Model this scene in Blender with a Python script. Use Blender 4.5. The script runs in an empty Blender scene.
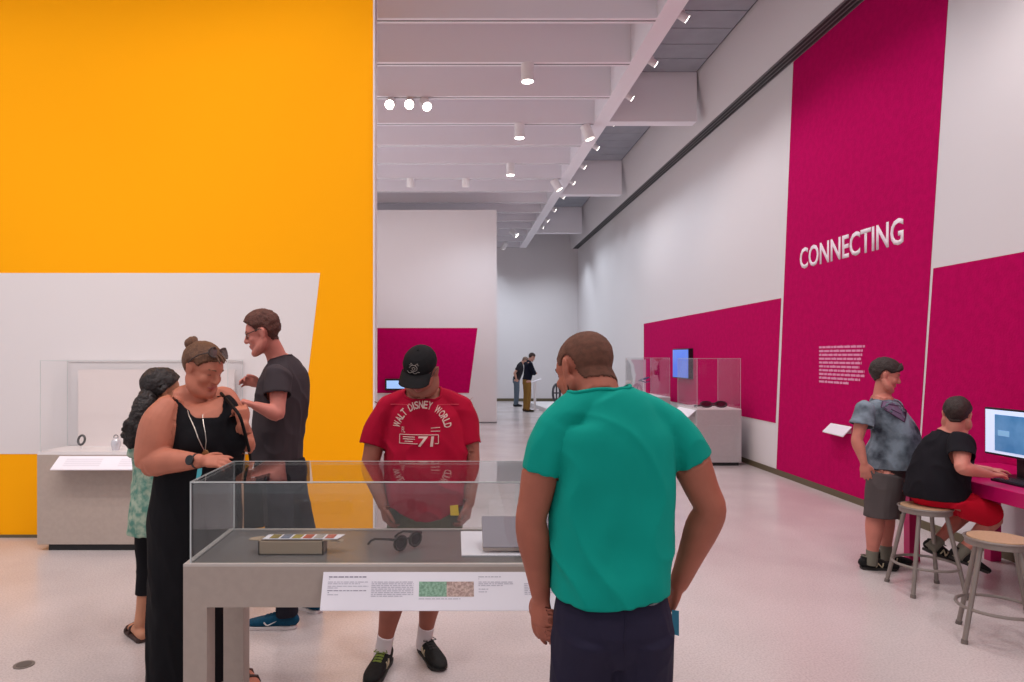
import bpy, bmesh, math, random
import numpy as np
from mathutils import Vector, Matrix, noise
from mathutils.bvhtree import BVHTree
random.seed(7)
V = Vector
PI = math.pi
scene = bpy.context.scene
COL = scene.collection
F, CX, CY, CAMH = 683.0, 455.0, 356.0, 1.62


def P(px, py, Y):
    """measured pixel + real distance -> world point"""
    return V(((px - CX) / F * Y, Y, CAMH - (py - CY) / F * Y))


# ------------------------------------------------------------------ materials
def lin(c):
    return tuple(((v / 255.0) / 12.92 if v / 255.0 <= 0.04045 else ((v / 255.0 + 0.055) / 1.055) ** 2.4) for v in c) + (1.0,)


def mat(name, rgb, rough=0.6, metal=0.0, spec=0.5, bump=0.0, bscale=200.0, mottle=0.0, mscale=5.0, emit=0.0, coat=0.0, rgb2=None, sheen=0.0, stretch=None):
    m = bpy.data.materials.new(name)
    m.use_nodes = True
    nt = m.node_tree
    b = nt.nodes['Principled BSDF']
    b.inputs['Base Color'].default_value = lin(rgb)
    b.inputs['Roughness'].default_value = rough
    b.inputs['Metallic'].default_value = metal
    b.inputs['Specular IOR Level'].default_value = spec
    b.inputs['Coat Weight'].default_value = coat
    b.inputs['Sheen Weight'].default_value = sheen
    if emit:
        b.inputs['Emission Color'].default_value = lin(rgb)
        b.inputs['Emission Strength'].default_value = emit
    tc = nt.nodes.new('ShaderNodeTexCoord')
    src = tc.outputs['Object']
    if stretch:
        mp = nt.nodes.new('ShaderNodeMapping')
        mp.inputs['Scale'].default_value = stretch
        nt.links.new(src, mp.inputs['Vector'])
        src = mp.outputs['Vector']
    if mottle or rgb2:
        n = nt.nodes.new('ShaderNodeTexNoise')
        n.inputs['Scale'].default_value = mscale
        n.inputs['Detail'].default_value = 5
        nt.links.new(src, n.inputs['Vector'])
        r = nt.nodes.new('ShaderNodeValToRGB')
        c1 = lin(rgb)
        c2 = lin(rgb2) if rgb2 else tuple(max(0, v * (1 - mottle)) for v in c1[:3]) + (1,)
        r.color_ramp.elements[0].position = 0.38
        r.color_ramp.elements[1].position = 0.62
        r.color_ramp.elements[0].color = c1
        r.color_ramp.elements[1].color = c2
        nt.links.new(n.outputs['Fac'], r.inputs['Fac'])
        nt.links.new(r.outputs['Color'], b.inputs['Base Color'])
    if bump:
        n = nt.nodes.new('ShaderNodeTexNoise')
        n.inputs['Scale'].default_value = bscale
        n.inputs['Detail'].default_value = 3
        nt.links.new(src, n.inputs['Vector'])
        bp = nt.nodes.new('ShaderNodeBump')
        bp.inputs['Strength'].default_value = bump
        bp.inputs['Distance'].default_value = 0.01
        nt.links.new(n.outputs['Fac'], bp.inputs['Height'])
        nt.links.new(bp.outputs['Normal'], b.inputs['Normal'])
    return m


def glass_mat(name, tint=(252, 254, 254), ior=1.5, extra=0.0):
    m = bpy.data.materials.new(name)
    m.use_nodes = True
    nt = m.node_tree
    nt.nodes.remove(nt.nodes['Principled BSDF'])
    out = nt.nodes['Material Output']
    tr = nt.nodes.new('ShaderNodeBsdfTransparent')
    tr.inputs['Color'].default_value = lin(tint)
    gl = nt.nodes.new('ShaderNodeBsdfGlossy')
    gl.inputs['Roughness'].default_value = 0.0
    lw = nt.nodes.new('ShaderNodeLayerWeight')
    lw.inputs['Blend'].default_value = 0.5
    pw = nt.nodes.new('ShaderNodeMath')
    pw.operation = 'POWER'
    pw.inputs[1].default_value = 5.0
    ad = nt.nodes.new('ShaderNodeMath')
    ad.operation = 'MULTIPLY_ADD'
    ad.use_clamp = True
    ad.inputs[1].default_value = 0.95
    ad.inputs[2].default_value = ((ior - 1) / (ior + 1)) ** 2 + extra
    nt.links.new(lw.outputs['Facing'], pw.inputs[0])
    nt.links.new(pw.outputs[0], ad.inputs[0])
    mx = nt.nodes.new('ShaderNodeMixShader')
    nt.links.new(ad.outputs[0], mx.inputs[0])
    nt.links.new(tr.outputs[0], mx.inputs[1])
    nt.links.new(gl.outputs[0], mx.inputs[2])
    nt.links.new(mx.outputs[0], out.inputs['Surface'])
    return m


# ------------------------------------------------------------------ objects
def tag(o, label, cat, group=None, kind=None):
    o['label'] = label
    o['category'] = cat
    if group:
        o['group'] = group
    if kind:
        o['kind'] = kind
    return o


def empty(name, loc=(0, 0, 0), rz=0.0):
    o = bpy.data.objects.new(name, None)
    o.empty_display_size = 0.1
    COL.objects.link(o)
    o.location = loc
    o.rotation_euler = (0, 0, rz)
    return o


def root_of(o):
    while o.parent:
        o = o.parent
    return o


def link_mesh(name, me, material, parent=None, world=True, smooth=False):
    """mesh given in world coordinates; becomes a child of parent (or gets its own base origin)"""
    o = bpy.data.objects.new(name, me)
    COL.objects.link(o)
    if material and not me.materials:
        me.materials.append(material)
    if parent:
        o.parent = parent
        if world:
            off = V((0, 0, 0))
            p = parent
            while p:
                off += p.location
                p = p.parent
            me.transform(Matrix.Translation(-off))
    elif world and len(me.vertices):
        xs = [v.co for v in me.vertices]
        c = V((sum(v.x for v in xs) / len(xs), sum(v.y for v in xs) / len(xs), min(v.z for v in xs)))
        me.transform(Matrix.Translation(-c))
        o.location = c
    if smooth:
        for p_ in me.polygons:
            p_.use_smooth = True
    return o


class B:
    """collects hard-surface shapes, links them as one object"""

    def __init__(s):
        s.bm = bmesh.new()

    def box(s, x0, x1, y0, y1, z0, z1):
        vs = [s.bm.verts.new((x, y, z)) for x in (x0, x1) for y in (y0, y1) for z in (z0, z1)]
        for f in ((0, 1, 3, 2), (4, 6, 7, 5), (0, 4, 5, 1), (2, 3, 7, 6), (0, 2, 6, 4), (1, 5, 7, 3)):
            s.bm.faces.new([vs[i] for i in f])
        return s

    def hexa(s, a, b):
        """two quads (bottom loop a, top loop b) joined"""
        va = [s.bm.verts.new(v) for v in a]
        vb = [s.bm.verts.new(v) for v in b]
        n = len(a)
        s.bm.faces.new(va[::-1])
        s.bm.faces.new(vb)
        for i in range(n):
            s.bm.faces.new([va[i], va[(i + 1) % n], vb[(i + 1) % n], vb[i]])
        return s

    def prism(s, pts, ext):
        e = V(ext)
        return s.hexa([V(p) for p in pts], [V(p) + e for p in pts])

    def tube(s, pts, r, n=10, closed=False):
        pts = [V(p) for p in pts]
        rs = r if isinstance(r, (list, tuple)) else [r] * len(pts)
        rings = []
        up = None
        for i, p in enumerate(pts):
            a = pts[i - 1] if (i > 0 or closed) else p
            b = pts[(i + 1) % len(pts)] if (i < len(pts) - 1 or closed) else p
            t = (b - a).normalized()
            if up is None:
                up = V((0, 0, 1)) if abs(t.z) < 0.9 else V((0, 1, 0))
            x = t.cross(up)
            if x.length < 1e-5:
                x = t.orthogonal()
            x.normalize()
            y = x.cross(t).normalized()
            up = y
            rings.append([s.bm.verts.new(p + x * math.cos(2 * PI * k / n) * rs[i] + y * math.sin(2 * PI * k / n) * rs[i]) for k in range(n)])
        m = len(rings)
        for i in range(m if closed else m - 1):
            A, Bb = rings[i], rings[(i + 1) % m]
            for k in range(n):
                s.bm.faces.new([A[k], A[(k + 1) % n], Bb[(k + 1) % n], Bb[k]])
        if not closed:
            s.bm.faces.new(rings[0][::-1])
            s.bm.faces.new(rings[-1])
        return s

    def disc(s, c, r, z0, z1, n=32):
        pts = [V((c[0] + r * math.cos(2 * PI * k / n), c[1] + r * math.sin(2 * PI * k / n), z0)) for k in range(n)]
        return s.prism(pts, (0, 0, z1 - z0))

    def obj(s, name, material, parent=None, bevel=0.0, smooth=False, seg=2):
        bmesh.ops.recalc_face_normals(s.bm, faces=s.bm.faces)
        if bevel:
            es = [e for e in s.bm.edges if len(e.link_faces) == 2 and e.calc_face_angle(0) > 0.6]
            bmesh.ops.bevel(s.bm, geom=es, offset=bevel, segments=seg, affect='EDGES', profile=0.5, clamp_overlap=True)
        me = bpy.data.meshes.new(name)
        s.bm.to_mesh(me)
        s.bm.free()
        o = link_mesh(name, me, material, parent)
        if smooth:
            for p in me.polygons:
                p.use_smooth = True
            me.set_sharp_from_angle(angle=0.7)
        return o


def st(o):
    o['kind'] = 'structure'
    return o


def copy_tree(o, parent=None):
    kids = [c for c in list(COL.objects) if c.parent == o]
    c = o.copy()
    COL.objects.link(c)
    c.parent = parent
    for k in kids:
        copy_tree(k, c)
    return c


def text_mesh(body, width, height, depth=0.002, arc=None, bold=False, sub=0):
    """flat lettering in the xy plane, lower-left at origin, fitted into width x height"""
    cu = bpy.data.curves.new('t', 'FONT')
    cu.body = body
    cu.extrude = 0.0
    cu.resolution_u = 3
    if bold:
        cu.offset = 0.02
    ob = bpy.data.objects.new('t', cu)
    COL.objects.link(ob)
    bpy.context.view_layer.update()
    dg = bpy.context.evaluated_depsgraph_get()
    me = bpy.data.meshes.new_from_object(ob.evaluated_get(dg))
    bpy.data.objects.remove(ob)
    me.materials.clear()
    xs = [v.co.x for v in me.vertices]
    ys = [v.co.y for v in me.vertices]
    x0, x1, y0, y1 = min(xs), max(xs), min(ys), max(ys)
    for v in me.vertices:
        v.co = V(((v.co.x - x0) / (x1 - x0) * width, (v.co.y - y0) / (y1 - y0) * height, 0))
    bm = bmesh.new()
    bm.from_mesh(me)
    if sub:
        bmesh.ops.triangulate(bm, faces=bm.faces)
        for _ in range(sub):
            long_e = [e for e in bm.edges if e.calc_length() > 0.008]
            if long_e:
                bmesh.ops.subdivide_edges(bm, edges=long_e, cuts=1)
                bmesh.ops.triangulate(bm, faces=bm.faces)
    if depth:
        r = bmesh.ops.extrude_face_region(bm, geom=bm.faces[:])
        for v in r['geom']:
            if isinstance(v, bmesh.types.BMVert):
                v.co.z += depth
    bm.to_mesh(me)
    bm.free()
    return me


def frame(origin, right, up):
    r = V(right).normalized()
    u = V(up)
    u = (u - r * u.dot(r)).normalized()
    n = r.cross(u)
    m = Matrix((r, u, n)).transposed().to_4x4()
    m.translation = V(origin)
    return m
LP, WORLD, EXPO, UP = 82.0, 0.6, 0.05, 150.0
# ================================================================== MATERIALS
M = {}
M['white'] = mat('white_paint', (222, 216, 217), 0.75, bump=0.05, bscale=120)
M['ceil'] = mat('ceiling_paint', (238, 234, 239), 0.85)
M['beam'] = mat('beam_paint', (238, 234, 239), 0.8)
M['yellow'] = mat('yellow_paint', (255, 171, 0), 0.8, spec=.15, bump=0.05, bscale=120)
M['magenta'] = mat('magenta_fabric', (190, 0, 90), 0.9, spec=.1, bump=0.35, bscale=55, mottle=0.10, mscale=14)
M['magenta_desk'] = mat('magenta_laminate', (190, 10, 95), 0.35)
M['dark'] = mat('dark_slot', (38, 38, 40), 0.7)
M['slotgrey'] = mat('slot_grey', (112, 110, 112), 0.6)
M['louvre'] = mat('grey_louvre', (158, 160, 168), 0.8, mottle=0.08, mscale=3)
M['lampwhite'] = mat('lamp_white', (242, 238, 238), 0.4)
M['glow'] = mat('lamp_glow', (255, 246, 238), 0.5, emit=14.0)
M['glow_soft'] = mat('lamp_glow_soft', (255, 242, 230), 0.5, emit=4.0)
M['base'] = mat('olive_base', (96, 84, 62), 0.6)
M['plinth'] = mat('plinth_taupe', (176, 160, 150), 0.55, mottle=0.05, mscale=30)
M['plinth_r'] = mat('plinth_grey', (182, 176, 178), 0.55, mottle=0.04, mscale=30)
M['deck'] = mat('deck_grey', (112, 106, 104), 0.28, mottle=0.06, mscale=40)
M['deckwhite'] = mat('deck_white', (225, 218, 218), 0.5)
M['label'] = mat('label_white', (236, 230, 238), 0.5)
M['ink'] = mat('label_ink', (150, 142, 158), 0.7)
M['ink_light'] = mat('label_ink_light', (192, 186, 198), 0.7)
M['glass'] = glass_mat('clear_acrylic', (255, 255, 255), 1.32, 0.0)
M['glass_table'] = glass_mat('table_acrylic', (247, 249, 249), 1.5, 0.005)
M['edge'] = mat('acrylic_edge', (205, 208, 208), 0.2)
M['metal'] = mat('stool_steel', (140, 130, 124), 0.4, metal=0.35)
M['wood'] = mat('stool_hardboard', (186, 150, 118), 0.5, mottle=0.10, mscale=60)
M['black'] = mat('black_plastic', (22, 22, 26), 0.35)
M['letter'] = mat('wall_letters', (248, 232, 240), 0.6)
M['lettersmall'] = mat('wall_small_print', (226, 150, 186), 0.6)


def floor_mat():
    m = mat('polished_floor', (228, 217, 213), 0.22, spec=0.5)
    nt = m.node_tree
    b = nt.nodes['Principled BSDF']
    tc = nt.nodes.new('ShaderNodeTexCoord')
    n1 = nt.nodes.new('ShaderNodeTexNoise')
    n1.inputs['Scale'].default_value = 1.3
    n1.inputs['Detail'].default_value = 4
    n2 = nt.nodes.new('ShaderNodeTexVoronoi')
    n2.inputs['Scale'].default_value = 55
    n3 = nt.nodes.new('ShaderNodeTexNoise')
    n3.inputs['Scale'].default_value = 90
    n3.inputs['Detail'].default_value = 3
    for n in (n1, n2, n3):
        nt.links.new(tc.outputs['Object'], n.inputs['Vector'])
    r1 = nt.nodes.new('ShaderNodeValToRGB')
    r1.color_ramp.elements[0].position = 0.3
    r1.color_ramp.elements[1].position = 0.7
    r1.color_ramp.elements[0].color = lin((200, 189, 188))
    r1.color_ramp.elements[1].color = lin((212, 201, 200))
    nt.links.new(n1.outputs['Fac'], r1.inputs['Fac'])
    r2 = nt.nodes.new('ShaderNodeValToRGB')
    r2.color_ramp.elements[0].position = 0.04
    r2.color_ramp.elements[1].position = 0.13
    r2.color_ramp.elements[0].color = lin((196, 186, 184))
    r2.color_ramp.elements[1].color = (1, 1, 1, 1)
    nt.links.new(n2.outputs['Distance'], r2.inputs['Fac'])
    r3 = nt.nodes.new('ShaderNodeValToRGB')
    r3.color_ramp.elements[0].position = 0.35
    r3.color_ramp.elements[1].position = 0.6
    r3.color_ramp.elements[0].color = lin((236, 234, 234))
    r3.color_ramp.elements[1].color = (1, 1, 1, 1)
    nt.links.new(n3.outputs['Fac'], r3.inputs['Fac'])
    prev = r1.outputs['Color']
    for r in (r2, r3):
        mx = nt.nodes.new('ShaderNodeMix')
        mx.data_type = 'RGBA'
        mx.blend_type = 'MULTIPLY'
        mx.inputs[0].default_value = 1.0
        nt.links.new(prev, mx.inputs[6])
        nt.links.new(r.outputs['Color'], mx.inputs[7])
        prev = mx.outputs[2]
    nt.links.new(prev, b.inputs['Base Color'])
    rr = nt.nodes.new('ShaderNodeMapRange')
    rr.inputs['To Min'].default_value = 0.16
    rr.inputs['To Max'].default_value = 0.30
    nt.links.new(n1.outputs['Fac'], rr.inputs['Value'])
    nt.links.new(rr.outputs[0], b.inputs['Roughness'])
    return m


M['floor'] = floor_mat()

# ================================================================== ROOM
XW, ZS, ZB, ZC = 4.40, 5.45, 5.50, 6.30
st(B().box(-8, XW + .2, -3.0, 24.7, -0.1, 0).obj('floor', M['floor']))
st(B().box(XW, XW + .2, -3.0, 24.7, 0, ZS).obj('wall_right', M['white']))
st(B().prism([V((4.0, -3, ZC + .1)), V((4.18, -3, ZS)), V((XW + .2, -3, ZS)), V((XW + .2, -3, ZC + .1))], (0, 27.5, 0)).obj('wall_right_upper', M['white']))
st(B().box(-8, XW, 24.5, 24.7, 0, ZC + .1).obj('wall_far', M['white']))
st(B().box(-8.0, 1.01, 16.5, 17.4, 0, 5.15).obj('wall_partition', M['white']))
st(B().box(-8, -0.73, 6.10, 6.27, 0, ZC).obj('wall_yellow', M['yellow']))
st(B().box(-0.73, -0.715, 6.085, 6.28, 0, ZC).obj('trim_1', M['white']))
st(B().box(-8, 2.45, -3.0, 24.5, ZC, ZC + .1).obj('ceiling', M['ceil']))
# the white painted field on the yellow wall
wy = 6.0995
def WP(px, py, y=6.097): return P(px, py, y)
a = [WP(-420, 273), WP(320, 273), WP(298.5, 454), WP(-420, 454)]
st(B().prism(a, (0, .003, 0)).obj('trim_2', M['white']))
# dark olive baseboards
st(B().box(XW - .015, XW, -3.0, 24.5, 0, .075).obj('baseboard_right', M['base']))
st(B().box(1.01, XW - .015, 24.485, 24.5, 0, .10).obj('baseboard_far', M['base']))
st(B().box(-8, 1.01, 16.488, 16.5, 0, .03).obj('baseboard_partition', M['slotgrey']))
st(B().box(-8, -.74, 6.088, 6.10, 0, .025).obj('baseboard_yellow', M['base']))
# slots of the air diffuser along the soffit
d = B().box(4.19, 4.385, -3.0, 24.3, ZS - .012, ZS).obj('trim_3', M['slotgrey'])
st(d)
for i in range(3):
    x = 4.215 + i * .058
    B().box(x, x + .03, -3.0, 24.28, ZS - .018, ZS - .011).obj('slot', M['dark'], d)

# magenta wall fields on the right wall (Y, z)
def rwall(pts, th=.006):
    return B().prism([V((XW - th, y, z)) for y, z in pts], (th, 0, 0))
st(rwall([(15.9, .70), (15.9, 2.37), (9.21, 2.40), (9.37, .70)]).obj('trim_4', M['magenta']))
st(rwall([(9.34, .075), (8.87, ZS - .01), (6.03, ZS - .01), (6.54, .075)]).obj('trim_5', M['magenta']))
st(rwall([(6.45, .70), (6.275, 2.425), (0.5, 2.425), (0.5, .70)]).obj('trim_6', M['magenta']))
# magenta field on the far partition
a = [P(300, 328, 16.49), P(477.5, 328, 16.49), P(469, 393, 16.49), P(300, 393, 16.49)]
st(B().prism(a, (0, .008, 0)).obj('trim_7', M['magenta']))

# girder + beams + cross beams
st(B().box(2.32, 2.55, -3.0, 24.5, ZB, ZC + .1).obj('ceiling_girder', M['beam']))
beamY = [7.84 + 1.177 * k for k in range(-8, 15)]
proto = None
for i, y in enumerate(beamY):
    if proto is None:
        proto = B().box(-8, 2.32, y, y + .13, ZB, ZC).obj('ceiling_beam', M['beam'])
        st(proto)
        B().box(-8, 2.32, y + .055, y + .075, ZB - .004, ZB).obj('track', M['slotgrey'], proto)
        py = y
    else:
        c = copy_tree(proto)
        c.location.y += y - py
crossY = [1.1, 6.2, 11.3, 16.4, 21.5]
for k, y in enumerate(crossY):
    st(B().box(2.55, 4.0, y, y + .22, ZB, ZC + .1).obj('ceiling_cross_beam', M['beam']))
for k, y in enumerate(crossY):
    y0 = y + .22
    y1 = (crossY[k + 1] if k < 4 else 24.5)
    w = st(B().box(2.55, 4.0, y0, y1, ZC + .02, ZC + .06).obj('window_%d' % (k + 1), M['dark']))
    n = int((y1 - y0) / .5)
    for j in range(n):
        a0 = y1 - .06 - (j + 1) * .5
        B().box(2.58, 3.97, max(a0 + .02, y0 + .02), y1 - .06 - j * .5, ZC + .0, ZC + .022).obj('louvre', M['louvre'], w)

# ================================================================== LAMPS
def spot(loc, target, power, color, size=110, rad=.12, blend=.8):
    l = bpy.data.lights.new('spot', 'SPOT')
    l.energy = power
    l.color = color
    l.spot_size = math.radians(size)
    l.spot_blend = blend
    l.shadow_soft_size = rad
    o = bpy.data.objects.new('lamp_or_fill_light', l)
    COL.objects.link(o)
    o.location = loc
    o.rotation_euler = (V(target) - V(loc)).to_track_quat('-Z', 'Y').to_euler()
    return o


WARM = (1.0, .94, .92)
COOL = (.80, .90, 1.0)
NEUT = (.98, .96, 1.0)


def lamp_head(top, aim, r, ln, label, group, glow, lit=True, stem=.05, cat='spotlight'):
    """cylinder track head hanging below top, pointing along aim"""
    root = empty('track_spotlight', top)
    tag(root, label, cat, group)
    aim = V(aim).normalized()
    t = V(top)
    B().box(t.x - .05, t.x + .05, t.y - .02, t.y + .02, t.z - .02, t.z).obj('track_adapter', M['lampwhite'], root)
    pivot = t + V((0, 0, -stem - ln * .28))
    B().tube([t, pivot], .012, 8).obj('stem', M['lampwhite'], root)
    a = pivot - aim * ln * .42
    b_ = pivot + aim * ln * .58
    ax = aim.orthogonal().normalized()
    B().tube([a, a + aim * .01, b_], [r * .85, r, r], 24).obj('lamp_housing', M['lampwhite'], root, smooth=True)
    B().tube([b_ - aim * .002, b_ + aim * .004], r * .86, 24).obj('lens', M[glow] if lit else M['lampwhite'], root)
    return root, b_ + aim * .02
def on_beam(px, k):
    y = 7.84 + 1.177 * k + .065
    return V(((px - CX) / F * y, y, ZB - .004))


L = []
for px, k, what in ((527.5, 1, 'white cylinder ceiling lamp glowing, nearest of the middle row, largest of all'),
                    (519.5, 3, 'white cylinder ceiling lamp glowing, second of the middle row from the camera'),
                    (510.5, 5, 'small white cylinder ceiling lamp glowing, third of the middle row from the camera')):
    r, p = lamp_head(on_beam(px, k), (0, 0, -1), .085, .24, what, 'cylinder lamps hanging straight down from the beams', 'glow', stem=.02)
    L.append((p, p + V((0, 0, -5)), 1.0, WARM, 120))
for px, what in ((410.5, 'unlit white cylinder lamp above the white partition, left of the two'),
                 (466, 'unlit white cylinder lamp above the white partition, right of the two')):
    lamp_head(on_beam(px, 6), (0, .15, -1), .085, .20, what, 'unlit cylinder lamps above the partition', 'glow', lit=False, stem=.0)
for px, k, aim, what in ((587, 3, (.35, -.05, -1), 'tilted white spotlight hanging beside the long girder, nearer one'),
                         (556, 6, (.6, -.1, -1), 'tilted white spotlight hanging beside the long girder, farther one'),
                         (513.5, 11, (.9, -.2, -.8), 'tiny tilted spotlight glowing below the beams over the far hall'),
                         (504.5, 13, (-.4, .3, -.8), 'tiny pale spotlight below the farthest beams over the far hall')):
    r, p = lamp_head(on_beam(px, k), aim, .085, .25, what, 'tilted spotlights beside the girder', 'glow_soft', stem=.04)
    L.append((p, p + V(aim) * 5, .6, WARM if k < 8 else COOL, 110))
for px, k, aim, what in ((391, 2, (-.12, -1, -.52), 'dazzling round spotlight facing the camera, leftmost of the three'),
                         (410, 2, (-.05, -1, -.50), 'dazzling round spotlight facing the camera, middle of the three'),
                         (425, 2, (.35, -.8, -.75), 'small glowing spotlight turned aside, rightmost of the three by the yellow wall')):
    r, p = lamp_head(on_beam(px, k), aim, .075, .20, what, 'bright spotlights by the end of the yellow wall', 'glow', stem=.03)
    L.append((p, p + V(aim) * 5, .35, WARM, 70))
# wall washers along the girder
gy = [7.95, 9.18, 10.4, 11.55, 12.9, 14.2, 15.5, 16.9, 18.4, 19.8, 20.9]
words = ['nearest', 'second nearest', 'third nearest', 'fourth nearest', 'fifth nearest', 'sixth nearest', 'seventh nearest', 'eighth nearest', 'ninth nearest', 'second farthest', 'farthest']
for i, y in enumerate(gy):
    r, p = lamp_head((2.62, y, ZB + .14), (.85, 0, -.55), .048, .17, 'white wall washer spotlight along the right side of the girder, %s to the camera' % words[i] if 'far' not in words[i] else 'tiny wall washer spotlight along the right side of the girder, %s one' % words[i],
                     'wall washers along the girder', 'glow', stem=.0)
    L.append((p, (4.4, y, 2.2), .8, NEUT if y < 11 else COOL, 95))
for p, t, e, c, s in L:
    spot(p, t, e * LP, c, s)
# lamps of the same kind over the part of the hall in front of and beside the frame
for (x, y) in ((-4.5, 1.2), (-1.6, 1.2), (1.3, 1.2), (-4.5, 3.6), (-1.6, 3.6), (1.3, 3.6), (-2.8, 2.3), (0.2, 2.4), (0.6, 5.6), (1.6, 7.8), (-.2, 9.3), (3.3, 2.0), (3.3, 4.6), (3.3, .2)):
    spot((x, y, 5.35), (x + .1, y + .1, 0), 1.15 * LP, WARM, 125, .15)
for (x, y) in ((-5.5, 3.0), (-3.8, 3.0), (-2.1, 3.0), (-.9, 3.3)):
    spot((x, y, 5.35), (x, 6.1, 2.6), 1.5 * LP, WARM, 95, .12)
for y in (1.5, 3.0, 4.4, 5.7, 6.8):
    spot((2.7, y, 5.4), (4.4, y, 2.2), .58 * LP, NEUT, 95, .1)
for (x, y) in ((-3.5, 13.5), (-1.2, 13.5), (.6, 13.5)):
    spot((x, y, 5.35), (x, 16.5, 2.6), .5 * LP, WARM, 100, .12)
for (x, y) in ((.8, 14.5), (2.0, 17.5), (2.0, 20.5), (3.3, 22.5), (0, 21.5), (1.4, 22.5)):
    spot((x, y, 5.35), (x, y + .8, 0), 1.7 * LP, COOL, 125, .15)
# added area light, unseen behind the yellow wall, to brighten the ceiling from below
al = bpy.data.lights.new('ceiling_fill', 'AREA')
al.shape = 'RECTANGLE'
al.size, al.size_y = 6.0, 11.0
al.energy = UP
al.color = (.97, .94, 1.0)
ao = bpy.data.objects.new('lamp_or_fill_light', al)
COL.objects.link(ao)
ao.location = (-4.6, 12.3, 2.9)
ao.rotation_euler = (V((.30, 0, 1))).to_track_quat('-Z', 'Y').to_euler()
for o in COL.objects:
    if o.type == 'LIGHT':
        o['kind'] = 'helper'

w = bpy.data.worlds.new('hall')
scene.world = w
w.use_nodes = True
w.node_tree.nodes['Background'].inputs[0].default_value = (.93, .92, .97, 1)
w.node_tree.nodes['Background'].inputs[1].default_value = WORLD
# ================================================================== LETTERING ON THE WALL
def wall_text(body, y_left, y_right, z0, z1, material, name, parent=None, bold=False, depth=.0015):
    me = text_mesh(body, abs(y_left - y_right), z1 - z0, depth, bold=bold)
    me.transform(frame((XW - .0065, y_left, z0), (0, -1, 0), (0, 0, 1)))
    return link_mesh(name, me, material, parent)


o = wall_text('CONNECTING', 8.70, 6.69, 2.72, 2.985, M['letter'], 'wall_lettering', bold=True)
tag(o, 'large white capital letters on the tall magenta wall field', 'lettering')
bm = B()
random.seed(3)
ends = [7.32, 7.36, 7.37, 7.38, 7.38, 7.42, 7.33, 7.33, 7.41, 7.62]
for i, e in enumerate(ends):
    z = 1.742 - i * .0455
    y = 8.24
    while y > e:
        wl = random.uniform(.035, .13)
        y2 = max(e, y - wl)
        bm.box(XW - .0075, XW - .0055, y2, y, z - .030, z - .006)
        if random.random() < .5:
            bm.box(XW - .0075, XW - .0055, y2 + .3 * (y - y2), y2 + .4 * (y - y2), z - .006, z)
        y = y2 - .014
tag(bm.obj('wall_text', M['lettersmall']), 'paragraph of tiny pink-white lines beside the standing boy', 'text')

# ================================================================== LABEL SHELF ON MAGENTA WALL
root = empty('label_rail', (4.39, 7.76, .84))
tag(root, 'small sloping white label plate fixed to the magenta wall left of the standing boy', 'label')
q = [V((4.385, 7.97, .838)), V((4.385, 7.55, .838)), V((4.29, 7.55, .735)), V((4.29, 7.97, .745))]
B().prism(q, (0, 0, -.012)).obj('label_plate', M['label'], root)
B().prism([V((4.392, 7.95, .83)), V((4.392, 7.95, .76)), V((4.32, 7.95, .76))], (0, -.38, 0)).obj('bracket', M['plinth_r'], root)


# ================================================================== GLASS BOX helper
def glass_box(root, x0, x1, y0, y1, z0, z1, th=.010, m='glass', back=True):
    """five panes of one cover: one part"""
    b = B()
    b.box(x0, x1, y0, y0 + th, z0, z1)
    if back:
        b.box(x0, x1, y1 - th, y1, z0, z1)
    b.box(x0, x0 + th, y0 + th, y1 - th, z0, z1)
    b.box(x1 - th, x1, y0 + th, y1 - th, z0, z1)
    b.box(x0, x1, y0, y1, z1 + .0005, z1 + th)
    g = b.obj('glass_cover', M[m], root)
    e = B()
    h = .0045
    for (xa, ya) in ((x0, y0), (x1, y0), (x0, y1), (x1, y1)):
        e.box(xa - h * .5, xa + h * .5, ya - h * .5, ya + h * .5, z0, z1 + th)
    for z in (z1 + th,):
        e.box(x0, x1, y0 - h * .5, y0 + h * .5, z - h, z)
        e.box(x0, x1, y1 - h * .5, y1 + h * .5, z - h, z)
        e.box(x0 - h * .5, x0 + h * .5, y0, y1, z - h, z)
        e.box(x1 - h * .5, x1 + h * .5, y0, y1, z - h, z)
    e.obj('polished_edge', M['edge'], g)
    return g


# ================================================================== TABLE CASE
TX0, TX1, TY0, TY1, TZ0, TZ1 = -.995, .74, 2.50, 3.02, .70, .855
root = empty('display_table', (-.07, 2.76, 0))
tag(root, 'long taupe display table with a low glass cover in front of the red shirted man', 'display case')
B().box(TX0, TX1, TY0, TY1, TZ0, TZ1 - .006).obj('apron', M['plinth'], root)
B().box(TX0 + .02, TX1 - .02, TY0 + .02, TY1 - .02, TZ1 - .006, TZ1 + .001).obj('deck', M['deck'], root)
r = B()
r.box(TX0, TX1, TY0, TY0 + .02, TZ1 - .006, TZ1 + .003).box(TX0, TX1, TY1 - .02, TY1, TZ1 - .006, TZ1 + .003)
r.box(TX0, TX0 + .02, TY0 + .02, TY1 - .02, TZ1 - .006, TZ1 + .003).box(TX1 - .02, TX1, TY0 + .02, TY1 - .02, TZ1 - .006, TZ1 + .003)
r.obj('rim', mat('rim_light', (196, 186, 180), .35), root)
for x in (TX0, TX1 - .086):
    for y in (TY0, TY1 - .086):
        B().box(x, x + .086, y, y + .086, 0, TZ0).obj('leg', M['plinth'], root)
glass_box(root, TX0 + .022, TX1 - .022, TY0 + .014, TY1 - .012, TZ1 + .002, 1.150, th=.008, m='glass_table')

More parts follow.
